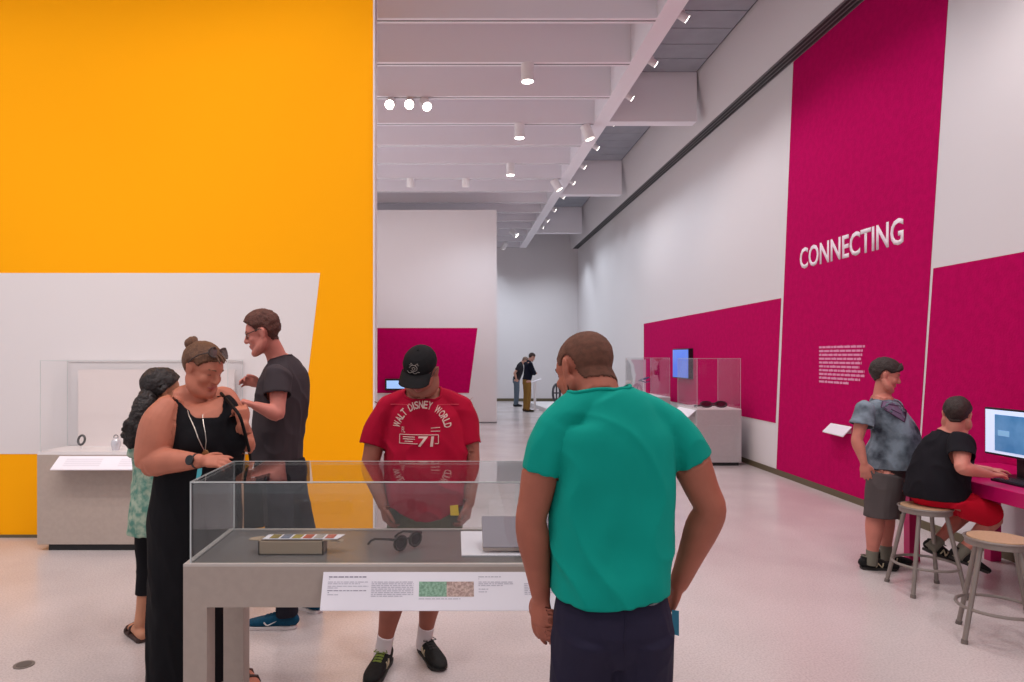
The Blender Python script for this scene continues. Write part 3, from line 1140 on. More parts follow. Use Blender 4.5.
def open_loop(me, near, target_n=40):
    """the open edge of a carved cloth nearest to a point, as an even closed list of points"""
    bm = bmesh.new()
    bm.from_mesh(me)
    es = {e for e in bm.edges if e.is_boundary}
    loops = []
    while es:
        e = es.pop()
        a, b = e.verts
        loop = [a, b]
        while True:
            nx = [q for q in loop[-1].link_edges if q in es]
            if not nx:
                break
            es.discard(nx[0])
            loop.append(nx[0].other_vert(loop[-1]))
            if loop[-1] is loop[0]:
                break
        loops.append([v.co.copy() for v in loop])
    bm.free()
    loops = [l for l in loops if len(l) > 12]
    if not loops:
        return None
    near = V(near)
    best = min(loops, key=lambda l: (sum(l, V((0, 0, 0))) / len(l) - near).length)
    for _ in range(3):
        m = len(best)
        best = [(best[i - 1] + best[i] * 2 + best[(i + 1) % m]) / 4 for i in range(m)]
    st_ = max(1, len(best) // target_n)
    return best[::st_]


def tuck(body_me, cloths, depth=.007, reach=.03):
    """skin never shows through cloth: move body vertices that touch a garment just beneath it"""
    trees = []
    for c in cloths:
        trees.append(BVHTree.FromPolygons([v.co for v in c.vertices], [tuple(p.vertices) for p in c.polygons]))
    nrm = [v.normal.copy() for v in body_me.vertices]
    for v, vn in zip(body_me.vertices, nrm):
        for t in trees:
            r = t.find_nearest(v.co, reach)
            if r[0] is None:
                continue
            d = v.co - r[0]
            dn = d.dot(r[1])
            lat = (d - r[1] * dn).length
            if dn > -depth and lat < .004 and vn.dot(r[1]) > .15:
                v.co = r[0] - r[1] * depth


def cap_from(me, Minv, field, off, name, material, parent, w=.012, noise_amp=0, nf=60, lift=.0015):
    """hair / brows / lips: the part of a body's surface where field(local) > 0, raised by off(local)"""
    bm = bmesh.new()
    bm.from_mesh(me)
    bm.verts.ensure_lookup_table()
    loc = {}
    for v in bm.verts:
        l = Minv @ v.co
        if l.length < .22:
            loc[v] = (l, field(l))
    kill = [f for f in bm.faces if not all((v in loc and loc[v][1] > 0) for v in f.verts)]
    normals = {v: v.normal.copy() for v in loc}
    bmesh.ops.delete(bm, geom=kill, context='FACES')
    for v in bm.verts:
        l, d = loc[v]
        t = min(1, max(0, d / w))
        t = t * t * (3 - 2 * t)
        o_ = off(l) * t
        if noise_amp:
            o_ += noise_amp * t * (noise.noise(l * nf) + .5 * noise.noise(l * nf * 2.3))
        v.co = v.co + normals[v] * (o_ + lift)
    shell(bm, .003)
    out = bpy.data.meshes.new(name)
    bm.to_mesh(out)
    bm.free()
    out.materials.clear()
    return link_mesh(name, out, material, parent, smooth=True)


def head_matrix(c, face, up):
    f = V(face).normalized()
    u = V(up)
    u = (u - f * u.dot(f)).normalized()
    r = f.cross(u).normalized()
    m = Matrix((r, f, u)).transposed().to_4x4()
    m.translation = V(c)
    return m


def head(s, Mx, k=1.0, fat=0.0, nose=1.0):
    """adult head about .235 m chin to crown; local x right, y face, z up, origin between the ears"""
    R3 = Mx.to_3x3()

    def p(x, y, z): return Mx @ V((x * k, y * k, z * k))

    def e(c, r): s.ell(p(*c), tuple(q * k for q in r), R3)

    def t(pts, rs, side=(1, 0, 0), **kw):
        s.loft([p(*q) for q in pts], [tuple(x * k for x in r) if isinstance(r, tuple) else r * k for r in rs], side=R3 @ V(side), **kw)
    e((0, -.012, .040), (.076, .096, .083))
    e((0, .022, .030), (.069, .070, .070))
    e((0, .030, -.025), (.060 + fat * .010, .055, .075))
    t([(-.058 - fat * .012, .000, -.040), (-.048 - fat * .014, .035, -.078), (0, .074, -.098), (.048 + fat * .014, .035, -.078), (.058 + fat * .012, .000, -.040)], [.022, .024 + fat * .006, .020, .024 + fat * .006, .022], side=(0, 0, 1))
    e((0, .045, -.075), (.042 + fat * .008, .036, .030))
    e((0, .079, -.094), (.018, .014, .014))
    if fat > 0:
        e((0, .035, -.095), (.045 * fat + .02, .04, .022))
    for sx in (-1, 1):
        e((sx * .036, .060, -.022), (.024 + fat * .006, .020 + fat * .004, .022 + fat * .006))   # cheek
        t([(sx * .010, .083, .028), (sx * .032, .079, .033), (sx * .052, .058, .026)], [.008, .009, .007], side=(0, 0, 1))   # brow ridge
        e((sx * .031, .068, .008), (.0135, .011, .0105))   # lidded eye
        # ear
        Me = R3 @ Matrix.Rotation(sx * .35, 3, 'Z')
        s.ell(p(sx * .079, -.008, -.002), (.009 * k, .018 * k, .031 * k), Me)
        s.ell(p(sx * .085, -.014, .012), (.006 * k, .016 * k, .018 * k), Me)
        s.ell(p(sx * .077, -.003, -.025), (.007 * k, .009 * k, .012 * k), Me)
    t([(0, .084, .022), (0, .095, .002), (0, .104 * (1 + .02 * (nose - 1)), -.018), (0, .103, -.026)], [.007, .0085, .0115 * nose, .010 * nose], side=(1, 0, 0))
    for sx in (-1, 1):
        e((sx * .010, .093, -.025), (.0075, .009, .007))
    t([(-.022, .076, -.054), (-.008, .0865, -.0505), (0, .0875, -.052), (.008, .0865, -.0505), (.022, .076, -.054)], [.004, .0058, .0055, .0058, .004], side=(0, 0, 1))
    t([(-.019, .076, -.060), (0, .0855, -.0625), (.019, .076, -.060)], [.004, .0068, .004], side=(0, 0, 1))
    return s


def eyes(Mx, k, parent, open_=.6, iris=(70, 50, 40)):
    white = M.setdefault('eyewhite', mat('eye_white', (220, 205, 200), .3))
    lash = M.setdefault('lash', mat('lash_dark', (60, 38, 34), .6))
    for sx in (-1, 1):
        c = Mx @ V((sx * .031 * k, .0725 * k, .0065 * k))
        if open_ > .3:
            s_ = S().ell(c, (.0095 * k, .0075 * k, .0048 * k), Mx.to_3x3(), 12)
            me = bpy.data.meshes.new('eye')
            me.from_pydata([tuple(v) for v in s_.v], [], s_.f)
            e_ = link_mesh('eye', me, white, parent, smooth=True)
            s_ = S().ell(Mx @ V((sx * .031 * k, .0765 * k, .0058 * k)), (.0046 * k, .0045 * k, .0042 * k), Mx.to_3x3(), 12)
            me = bpy.data.meshes.new('iris')
            me.from_pydata([tuple(v) for v in s_.v], [], s_.f)
            link_mesh('iris', me, mat('iris_colour', iris, .3), e_, smooth=True)
        B().tube([Mx @ V((sx * (.031 + d) * k, (.0795 - abs(d) * .35 - max(0, d) * .25) * k, (.0065 if open_ <= .3 else .0115) * k - abs(d) * .25)) for d in (-.012, -.006, 0, .006, .012)], .0016 * k, 6).obj('eyelash', lash, parent)


def face_bits(me, Mx, k, parent, browcol, lipcol):
    Mi = Mx.inverted()
    if browcol:
        bm_ = M.setdefault('brow%s' % (browcol,), mat('brow', browcol, .8))
        for sx in (-1, 1):
            cap_from(me, Mi, lambda l, sx=sx: .0048 * k - abs(l.z - (.0345 - .12 * abs(abs(l.x) / k - .03)) * k) if (l.x * sx > .014 * k and l.x * sx < .05 * k and l.y > .03 * k) else -1,
                     lambda l: .002, 'eyebrow', bm_, parent, w=.003, lift=.0006)
    lm = M.setdefault('lip%s' % (lipcol,), mat('lip', lipcol, .45))
    cap_from(me, Mi, lambda l: (1 - (l.x / (.024 * k)) ** 2 - ((l.z + .0565 * k) / (.0105 * k)) ** 2) * .01 if l.y > .06 * k else -1,
             lambda l: .0004, 'lips', lm, parent, w=.002, lift=.0004)


def hand(s, wrist, d, palm, curl=(.35, .45, .3), thumb=.5, k=1.0, left=False, spread=.12, curls=None):
    """wrist, finger direction d, palm normal. Index finger lies on the thumb side."""
    d = V(d).normalized()
    n = V(palm)
    n = (n - d * n.dot(d)).normalized()     # direction the palm faces (fingers curl to it)
    a = d.cross(n).normalized()             # across the palm
    if left:
        a = -a                              # a points to the thumb side
    w = V(wrist)
    s.loft([w - d * .02 * k, w + d * .015 * k, w + d * .045 * k, w + d * .080 * k], [(.026 * k, .019 * k), (.030 * k, .018 * k), (.039 * k, .016 * k), (.040 * k, .013 * k)], side=a, sub=3, cap=.6, ex=2.4)
    s.ell(w + d * .035 * k + a * .022 * k + n * .008 * k, (.020 * k, .026 * k, .016 * k), Matrix((a, d, n)).transposed())
    ln = (.072, .080, .074, .058)
    for i in range(4):
        u = .031 - .0205 * i
        base = w + d * (.078 - .004 * abs(i - 1.3)) * k + a * u * k
        dd = (d + a * (u * spread / .03)).normalized()
        c_ = curls[i] if curls else 1.0
        pts = [base]
        ang = 0
        q = base
        for j, f in enumerate((.45, .30, .25)):
            ang += curl[j] * c_
            dr = dd * math.cos(ang) + n * math.sin(ang)
            q = q + dr * ln[i] * f * k
            pts.append(q)
        r0 = (.0095, .0098, .0093, .0083)[i] * k
        s.loft(pts, [r0, r0 * .95, r0 * .88, r0 * .72], side=a, n=10, sub=3)
    t0 = w + d * .022 * k + a * .028 * k + n * .004 * k
    tdir = (a * math.cos(thumb) + d * math.sin(thumb) + n * .25).normalized()
    t1 = t0 + tdir * .032 * k
    tdir2 = (a * math.cos(thumb + .45) + d * math.sin(thumb + .45) + n * .35).normalized()
    t2 = t1 + tdir2 * .030 * k
    tdir3 = (a * math.cos(thumb + .7) + d * math.sin(thumb + .7) + n * .45).normalized()
    t3 = t2 + tdir3 * .022 * k
    s.loft([t0, t1, t2, t3], [.014 * k, .0118 * k, .0108 * k, .0085 * k], side=n, n=10, sub=3)
    return s


def arm(s, sh, el, wr, k=1.0, fat=1.0, side=(0, 1, 0)):
    sh, el, wr = V(sh), V(el), V(wr)
    s.loft([sh, sh.lerp(el, .35), sh.lerp(el, .75), el, el.lerp(wr, .25), el.lerp(wr, .6), wr],
           [.056 * k * fat, .054 * k * fat, .045 * k * fat, .042 * k * fat, .045 * k * fat, .036 * k * (1 + (fat - 1) * .6), .027 * k], side=side, sub=4)
    return s


def leg(s, hip, kn, an, k=1.0, fat=1.0, side=(1, 0, 0)):
    hip, kn, an = V(hip), V(kn), V(an)
    s.loft([hip, hip.lerp(kn, .45), kn, kn.lerp(an, .3), kn.lerp(an, .7), an],
           [.088 * k * fat, .076 * k * fat, .056 * k * fat, .060 * k * fat, .042 * k * fat, .036 * k], side=side, sub=4)
    return s


def shoe(parent, heel, d, L_=.29, body_mat=None, sole_mat=None, lace_mat=None, logo=None, logo_mat=None, tilt=0.0, k=1.0, collar=None, name='shoe', logo_side=(1, -1)):
    """lace-up trainer: heel point on the ground, direction d; upper with sole, laces, logo, collar"""
    d = V(d).normalized()
    side = V((d.y, -d.x, 0)).normalized()
    up = side.cross(d).normalized()
    if up.z < 0:
        up = -up
    heel = V(heel)

    def q(t, x, z): return heel + d * (t * L_) + side * x * k + up * z * k
    st_ = [(.00, .026, .050), (.06, .034, .078), (.18, .038, .088), (.32, .038, .083), (.48, .041, .070), (.64, .047, .057), (.80, .048, .045), (.93, .038, .035), (1.0, .020, .024)]
    s_ = S()
    s_.loft([q(t, 0, .012 + h / 2) for t, w_, h in st_], [(w_ * k, h / 2 * k) for t, w_, h in st_], side=side, sub=3, cap=.5, ex=2.5)
    s_.loft([q(.16, 0, .06), q(.15, 0, .098)], [(.036 * k, .042 * k), (.036 * k, .045 * k)], side=side, cap=.2)
    me = s_.fuse(.0045 * max(1, k), 2)
    up_o = link_mesh(name, me, body_mat, parent, smooth=True)
    sl = []
    for z in (0.0, .020):
        ring = []
        out_ = [(.0, .022), (.03, .032), (.15, .039), (.35, .039), (.55, .045), (.75, .052), (.88, .046), (.97, .028), (1.02, .0)]
        pts = [(t, w_) for t, w_ in out_] + [(t, -w_) for t, w_ in out_[::-1][1:]]
        sl.append([q(t - (.01 if z else .0), w_ * (1 if z else .96), z + (.012 if (t > .9 and z == 0) else 0)) for t, w_ in pts])
    B().hexa(sl[0], sl[1]).obj('sole', sole_mat, up_o, bevel=.003)
    if collar:
        cr = [q(.15 + .13 * math.cos(2 * PI * i / 16), .033 * math.sin(2 * PI * i / 16), .104 - .006 * math.cos(2 * PI * i / 16)) for i in range(16)]
        B().tube(cr, .006 * k, 6, closed=True).obj('collar', collar, up_o, smooth=True)
    bvh = BVHTree.FromPolygons([v.co for v in me.vertices], [tuple(p.vertices) for p in me.polygons])
    offw = world_off(up_o)

    def hit(o_, dr):
        r = bvh.ray_cast(V(o_) - offw, V(dr))
        return (r[0] + offw) if r[0] is not None else V(o_)
    if lace_mat:
        b = B()
        for i in range(5):
            t = .33 + i * .065
            b.tube([hit(q(t + (.012 if x > 0 else -.012), x, .3), -up) + up * .002 for x in (-.022, -.011, 0, .011, .022)], .0028 * k, 6)
            b.tube([hit(q(t - (.012 if x > 0 else -.012), x, .3), -up) + up * .002 for x in (-.022, -.011, 0, .011, .022)], .0028 * k, 6)
        lp = hit(q(.36, 0, .3), -up) + up * .004
        for sx in (-1, 1):
            b.tube([lp, lp + side * sx * .022 * k + up * .008, lp + side * sx * .036 * k + d * .02, lp + side * sx * .02 * k + d * .022, lp], .0025 * k, 6)
        b.obj('laces', lace_mat, up_o)
    if logo:
        for sx in logo_side:
            if logo == 'N':
                w0 = .052
                segs = [((0, 0), (.15, 1)), ((.15, 1), (.75, 0)), ((.75, 0), (.9, 1))]
                th = .0048
            else:
                segs = [((-.25, .62), (0.0, .18)), ((0.0, .18), (.2, .08)), ((.2, .08), (1.2, .75))]
                w0, th = .05, .004
            b = B()
            for (x0, y0), (x1, y1) in segs:
                pts = []
                for i in range(5):
                    u = i / 4
                    t = (.36 if logo == 'N' else .56) + ((x0 + (x1 - x0) * u) * w0) / L_ * (1 if logo == 'N' else -1)
                    z = .026 + (y0 + (y1 - y0) * u) * .036
                    pts.append(hit(q(t, sx * .2, z), side * -sx) + side * sx * .001)
                r_ = th * k if logo == 'N' else [th * (1.1 if x0 < .2 else 1 - .8 * (i / 4)) * k for i in range(5)]
                b.tube(pts, r_, 6)
            b.obj('logo', logo_mat, up_o)
    return up_o


def world_off(o):
    off = V((0, 0, 0))
    while o:
        off += o.location
        o = o.parent
    return off


def person(name, loc, label):
    r = empty('person', (loc[0], loc[1], 0))
    tag(r, label, 'person')
    return r


def ring_on(pts, r, name, m, parent, n=8, closed=True):
    return B().tube(pts, r, n, closed=closed).obj(name, m, parent, smooth=True)


def skin(name, rgb):
    return mat(name, rgb, .55, spec=.35, mottle=.10, mscale=14, bump=.03, bscale=300)


def cloth(name, rgb, rough=.9, **kw):
    return mat(name, rgb, rough, spec=.2, bump=kw.pop('bump', .12), bscale=kw.pop('bscale', 260), sheen=.0, **kw)


def interp(x, tab):
    if x <= tab[0][0]:
        return tab[0][1]
    for (a, b), (c, d) in zip(tab, tab[1:]):
        if x <= c:
            return b + (d - b) * (x - a) / (c - a)
    return tab[-1][1]


def hairline(tab, ear=True):
    def f(l):
        d = l.z - interp(l.y, tab)
        if ear and abs(l.x) > .055:
            e = (math.sqrt(((l.y + .006) / .026) ** 2 + ((l.z + .002) / .036) ** 2) - 1) * .03
            d = min(d, e)
        return d
    return f


SHORT = [(-.09, -.050), (-.045, -.050), (-.028, -.02), (-.02, .0), (.0, .012), (.03, .018), (.045, .045), (.065, .062), (.080, .078), (.10, .09)]


def sock(root, an, kn, m, r=.042, h=.14):
    d = (V(kn) - V(an)).normalized()
    s_ = S()
    s_.loft([V(an) - d * .05, V(an) + d * h * .5, V(an) + d * h], [r, r * .98, r * 1.06], cap=.1)
    return link_mesh('sock', s_.fuse(.004, 1), m, root, smooth=True)
KEEP = []


def tuck_now(root, body, only=None):
    ks = only if only is not None else list(KEEP)
    off = V(root.location)
    body.data.transform(Matrix.Translation(off))
    tuck(body.data, ks)
    body.data.transform(Matrix.Translation(-off))
    KEEP.clear()


def tuck_obj(o, ks, depth=.006, reach=.035):
    off = world_off(o)
    o.data.transform(Matrix.Translation(off))
    tuck(o.data, ks, depth, reach)
    o.data.transform(Matrix.Translation(-off))


def neck_hole(p0, ax, r, drop=.012):
    ax = V(ax).normalized()
    p0 = V(p0)

    def g(c):
        d = c - p0
        h = d.dot(ax)
        lat = (d - ax * h).length
        if h > .15 or lat > r + .05:
            return -1
        return min(r - lat, h + drop)
    return g


def leg_skin(*a, **k):
    return leg(*a, **k)


def PV(x, y, Y): return P(x, y, Y)


def pants(parent, rings, side, legs, m, name='trousers', vox=.007, amp=.006, seed=1, cut=None, n=24, thick=0):
    """rings: pelvis loft from bottom to top; legs: list of (points, radii)"""
    s = S()
    s.loft([r[0] for r in rings], [r[1] for r in rings], side=side, cap0=.5, cap1=.15, ex=2.2, n=n)
    for pts, rr in legs:
        s.loft(pts, rr, side=side, cap=.15, sub=4)
    me = s.fuse(vox, 4)
    folds(me, amp, 9, 3, seed)
    if cut:
        carve(me, cut, 0, KEEP)
        thicken(me, thick or .004)
    else:
        KEEP.append(me.copy())
    return link_mesh(name, me, m, parent, smooth=True)


# ================================================================== 1. MAN IN THE GREEN T-SHIRT (back view)
root = person('person', (.44, 1.93, 0), 'person in a green t-shirt and navy trousers, seen from behind')
sk = skin('skin_a', (172, 100, 80))
Y = 1.93
HM = head_matrix(PV(584, 372.5, 1.985), (-.50, .78, -.42), (.03, .35, 1))
s = S()
head(s, HM, .94)
C7 = PV(599, 404, 1.93)
s.loft([PV(606, 430, 1.93), C7, PV(597, 390, 1.945), PV(591, 376, 1.965)], [(.10, .07), (.070, .062), (.061, .062), (.060, .06)], side=(1, 0, 0))
s.loft([PV(611, 610, Y), PV(611, 540, Y), PV(613, 470, Y), PV(613, 432, Y), PV(611, 412, Y)], [(.155, .11), (.15, .105), (.155, .11), (.15, .095), (.09, .06)], side=(1, 0, 0), ex=2.2)
s.loft([PV(549, 429, Y), PV(674, 424, Y)], .05, side=(0, 0, 1))
eL, wL = PV(531, 520, 1.93), PV(541, 596, 1.97)
eR, wR = PV(710, 509, 1.92), PV(679, 583, 2.00)
arm(s, PV(549, 430, Y), eL, wL, 1.02, 1.03)
arm(s, PV(676, 426, Y), eR, wR, 1.02, 1.03)
hand(s, wL, (.02, .02, -1), (.75, .65, 0), curl=(.18, .28, .2), thumb=.95, k=1.0, left=True, spread=.05)
hand(s, wR, (-.22, .35, -1), (-.9, .1, .1), curl=(.5, .5, .4), thumb=.9, k=.9, left=False)
hipL, hipR = V((.37, Y, .86)), V((.51, Y, .86))
kL, kR = V((.355, 1.95, .50)), V((.525, 1.95, .50))
aL, aR = V((.345, 1.90, .10)), V((.535, 1.90, .10))
leg(s, hipL, kL, aL)
leg(s, hipR, kR, aR)
me = s.fuse(.005, 3)
body = link_mesh('body', me, sk, root, smooth=True)
body['label'] = 'bare arms, neck and turned head'
MI = (Matrix.Translation(-V(root.location)) @ HM).inverted()
HL = Matrix.Translation(-V(root.location)) @ HM


def hair_into(me, root, HMx):
    return (Matrix.Translation(-V(root.location)) @ HMx).inverted()


def cap_world(me_local, root, HMx, field, off, name, material, parent, **kw):
    """body mesh is in root-local coordinates; build the cap there, attach to parent"""
    o = cap_from(me_local, hair_into(None, root, HMx), field, off, name, material, None, **kw)
    # cap_from recentred it: put it back in world space, then under parent
    w = o.location.copy() + V(root.location)
    o.parent = parent
    o.location = w - world_off(parent)
    return o


hairm = mat('buzzed_hair', (112, 70, 54), .9, bump=.5, bscale=900, mottle=.25, mscale=60)
buzz = hairline(SHORT)
cap_world(me, root, HM, buzz, lambda l: .0022, 'hair', hairm, root, w=.006, noise_amp=.0006, nf=200)
face_bits_root = root


def bits(me, root, HMx, k, browcol, lipcol, open_, iris=(70, 50, 40)):
    before = set(COL.objects)
    off = Matrix.Translation(-V(root.location))
    bm_ = M.setdefault('brow%s' % (browcol,), mat('brow', browcol, .8))
    for sx in (-1, 1):
        cap_world(me, root, HMx, lambda l, sx=sx: .0046 * k - abs(l.z - (.0340 - .14 * abs(abs(l.x) / k - .030)) * k) if (l.x * sx > .013 * k and l.x * sx < .05 * k and l.y > .03 * k) else -1,
                  lambda l: .002, 'eyebrow', bm_, root, w=.003, lift=.0006)
    lm = M.setdefault('lip%s' % (lipcol,), mat('lip', lipcol, .45))
    cap_world(me, root, HMx, lambda l: (1 - (l.x / (.024 * k)) ** 2 - ((l.z + .0565 * k) / (.0105 * k)) ** 2) * .01 if l.y > .06 * k else -1,
              lambda l: .0004, 'lips', lm, root, w=.002, lift=.0004)
    eyes(HMx, k, root, open_, iris)


bits(me, root, HM, .94, (96, 60, 46), (176, 100, 92), .6)
# t-shirt
teal = cloth('green_jersey', (0, 150, 134), .85, bscale=500, bump=.10)
s = S()
SH = lambda x, y, rx, f, b: (PV(x, y, Y), (rx, f, b))
rings = [SH(611, 604, .168, .125, .130), SH(611, 580, .164, .125, .130), SH(611, 550, .160, .120, .122), SH(612, 505, .163, .122, .118), SH(615, 465, .168, .122, .118), SH(613, 435, .168, .112, .112), SH(611, 414, .130, .085, .090), SH(602, 396, .074, .066, .070)]
s.loft([r[0] for r in rings], [r[1] for r in rings], side=(1, 0, 0), n=32, ex=2.25, cap0=.1, cap1=.1)
for j, mid, h_, rr in ((PV(557, 428, Y), PV(548, 447, Y), PV(542, 472, Y), (.060, .062, .060)), (PV(666, 423, Y), PV(681, 440, Y), PV(694, 463, Y), (.060, .061, .059))):
    s.loft([j, mid, h_], list(rr), side=(0, 1, 0), cap0=.8, cap1=.05, sub=4)
s.loft([PV(598, 402, Y), PV(575, 410, Y), PV(557, 425, Y)], [(.058, .06), (.056, .05), (.055, .05)], side=(0, 1, 0))
s.loft([PV(602, 402, Y), PV(640, 407, Y), PV(667, 421, Y)], [(.058, .06), (.056, .05), (.055, .05)], side=(0, 1, 0))
me2 = s.fuse(.006, 7)
folds(me2, .016, 7, 2.6, 3, extra=lambda c: .55 + 1.0 * min(1, max(0, (1.42 - c.z) / .4)), fine=.35)
hemz = lambda c: .962 + .014 * math.sin((c.x - .50) * 13) - c.z
nk = (PV(599, 396, 1.94), PV(594, 380, 1.96))
def neck_cut(p0, p1, r, ry=None):
    ax = (V(p1) - V(p0)).normalized()
    p0 = V(p0)

    def g(c):
        d = c - p0
        h = d.dot(ax)
        lat = (d - ax * h).length
        if lat > r + .06 or h < -.09:
            return -1
        return r - lat
    return g


carve(me2, gmax(hemz, neck_hole(PV(599, 393, 1.935), (-.03, .28, 1), .085, .0)), 0, KEEP, ends=((PV(542, 472, Y), PV(542, 472, Y) - PV(548, 447, Y), .08), (PV(694, 463, Y), PV(694, 463, Y) - PV(681, 440, Y), .08)))
lp_ = open_loop(me2, nk[0])
thicken(me2, .004)
shirt = link_mesh('t_shirt', me2, teal, root, smooth=True)
if lp_:
    ring_on(lp_, .0055, 'collar', teal, shirt)
# trousers
navy = cloth('navy_twill', (40, 36, 56), .85, bscale=400)
tr = pants(root, [(V((.44, Y, .82)), (.150, .10, .115)), (V((.44, Y - .010, .88)), (.168, .11, .136)), (V((.44, Y - .004, .96)), (.154, .105, .114)), (V((.44, Y, 1.03)), (.140, .10, .10))], (1, 0, 0),
           [([V((.365, Y - .030, .88)), V((.362, Y, .74)), V((.352, Y + .01, .50)), V((.345, Y - .02, .28)), V((.343, Y - .03, .06))], [(.092, .120), (.092, .100), (.074, .080), (.066, .072), (.064, .070)]),
            ([V((.515, Y - .030, .88)), V((.518, Y, .74)), V((.528, Y + .01, .50)), V((.537, Y - .02, .28)), V((.539, Y - .03, .06))], [(.092, .120), (.092, .100), (.074, .080), (.066, .072), (.064, .070)])],
           navy, seed=4, vox=.006, amp=.007)
tuck_obj(tr, KEEP[:1])
tuck_now(root, body)
# welt pockets and centre seam
tm = tr.data
bv = BVHTree.FromPolygons([v.co for v in tm.vertices], [tuple(p.vertices) for p in tm.polygons])
woff = world_off(tr)


def on_back(x, z, bvh=bv, off=None, lift=.0015, dy=1):
    off = woff if off is None else off
    r = bvh.ray_cast(V((x, -dy * 3 + 1, z)) - off + V((0, 0, 0)), V((0, dy, 0)))
    return (r[0] + off + V((0, -dy * lift, 0))) if r[0] is not None else V((x, Y - .13, z))


pk = mat('pocket_lining', (150, 146, 150), .8)
for x0, x1, z0, z1 in ((.318, .415, .955, .950), (.515, .575, .957, .972)):
    pts = [on_back(x0 + (x1 - x0) * i / 8, z0 + (z1 - z0) * i / 8 - .003 * math.sin(PI * i / 8), lift=-.001) for i in range(9)]
    B().tube(pts, [.0012, .002, .003, .0036, .004, .0036, .003, .002, .0012], 6).obj('pocket_edge', pk, tr, smooth=True)
B().tube([on_back(.445 + .003 * math.sin(i), .98 - i * .022, lift=.0006) for i in range(8)], .0018, 6).obj('seam', navy, tr, smooth=True)
# blue card sticking out of the right pocket
card_ = B().prism([PV(672, 610, 1.97), PV(679, 611, 1.97), PV(679, 636, 1.97), PV(672, 634, 1.97)], (0, .002, 0))
o = card_.obj('blue_card', mat('card_blue', (20, 120, 150), .4))
tag(o, 'small blue card sticking out of the green shirted man\'s right pocket', 'card')
bs = cloth('brown_leather', (70, 46, 36), .5)
so = mat('dark_sole', (30, 26, 26), .6)
shoe(root, (.345, 1.82, 0), (-.12, 1, 0), .29, bs, so, so)
shoe(root, (.535, 1.82, 0), (.12, 1, 0), .29, bs, so, so)

# ================================================================== 2. MAN IN THE RED T-SHIRT (front view)
root = person('person', (-.2, 3.5, 0), 'person in a red printed t-shirt and black cap looking down behind the glass table')
sk = skin('skin_b', (166, 100, 84))
Y = 3.55
HM = head_matrix(PV(421, 371, 3.44), (-.25, -.72, -.60), (.02, -.3, 1))
s = S()
head(s, HM, .98, fat=1.0)
s.loft([PV(424, 402, 3.56), PV(423, 391, 3.52), PV(421, 378, 3.47)], [(.09, .08), (.068, .068), (.066, .066)], side=(-1, 0, 0))
s.loft([PV(427, 525, Y), PV(427, 480, Y), PV(426, 440, Y), PV(424, 412, Y), PV(424, 396, Y)], [(.18, .14, .12), (.19, .17, .12), (.19, .15, .12), (.18, .12, .11), (.10, .07)], side=(-1, 0, 0), ex=2.2)
# his right arm is on the picture's left
eA, wA = PV(370, 466, 3.52), PV(383, 505, 3.44)
eB, wB = PV(471, 464, 3.52), PV(469, 503, 3.44)
shA, shB = PV(382, 408, Y), PV(466, 405, Y)
arm(s, shA, eA, wA, 1.05, 1.05)
arm(s, shB, eB, wB, 1.05, 1.05)
hand(s, wA, (.2, -.15, -1), (.9, .3, 0), curl=(.5, .5, .4), thumb=.9, k=.95, left=False)
hand(s, wB, (-.15, -.15, -1), (-.9, .3, 0), curl=(.5, .5, .4), thumb=.9, k=.95, left=True)
fA, fB = V((-.375, 3.56, .09)), V((-.165, 3.70, .09))
leg(s, V((-.235, Y, .82)), V((-.300, 3.50, .47)), fA, 1.0, 1.08, side=(-1, 0, 0))
leg(s, V((-.055, Y, .82)), V((-.110, 3.58, .47)), fB, 1.0, 1.08, side=(-1, 0, 0))
me = s.fuse(.0055, 3)
body = link_mesh('body', me, sk, root, smooth=True)
greyhair = mat('short_hair_grey', (92, 76, 68), .9, bump=.5, bscale=700)
shorth = hairline(SHORT)
cap_world(me, root, HM, shorth, lambda l: .003, 'hair', greyhair, root, w=.006, noise_amp=.001)
bits(me, root, HM, .98, (96, 72, 60), (170, 98, 92), .2)
# red t-shirt with yoke
red = cloth('red_jersey', (172, 6, 48), .9, bscale=500, bump=.10, mottle=.10, mscale=9)
s = S()
def ring(x, y, rx, f, b, Yo=0): return (PV(x, y, Y + Yo), (rx, f, b))
rings = [ring(428, 521, .192, .20, .13), ring(427, 505, .204, .225, .14), ring(427, 482, .212, .235, .14), ring(426, 455, .212, .205, .14), ring(425, 430, .208, .165, .135), ring(424, 412, .185, .135, .125), ring(424, 400, .140, .10, .10), ring(424, 390, .085, .075, .075)]
s.loft([r[0] for r in rings], [r[1] for r in rings], side=(-1, 0, 0), n=32, ex=2.2, cap0=.08, cap1=.1)
for j, mid, h_ in ((PV(389, 411, Y), PV(380, 426, Y), PV(372.5, 447, 3.53)), (PV(459, 408, Y), PV(465, 424, Y), PV(469, 445, 3.53))):
    s.loft([j, mid, h_], [(.070), (.074), (.072)], side=(0, 1, 0), cap0=.8, cap1=.05, sub=4)
s.loft([PV(420, 397, Y), PV(402, 400, Y), PV(386, 408, Y)], [(.062, .06), (.064, .05), (.062, .05)], side=(0, 1, 0))
s.loft([PV(428, 397, Y), PV(446, 399, Y), PV(463, 406, Y)], [(.062, .06), (.064, .05), (.062, .05)], side=(0, 1, 0))
me2 = s.fuse(.007, 6)
folds(me2, .017, 6, 2.6, 8, extra=lambda c: .6 + .5 * min(1, max(0, (1.35 - c.z) / .25)))
nk = PV(423, 393, 3.52)
carve(me2, gmax(lambda c: .862 - .055 * max(0, 1 - ((c.x + .14) / .17) ** 2) - c.z, neck_hole(nk, (0, -.42, 1), .095, .0)), 0, KEEP, ends=((PV(372.5, 447, 3.53), (-.3, 0, -1), .1), (PV(469, 445, 3.53), (.2, 0, -1), .1)))
lp_ = open_loop(me2, nk)
thicken(me2, .005)
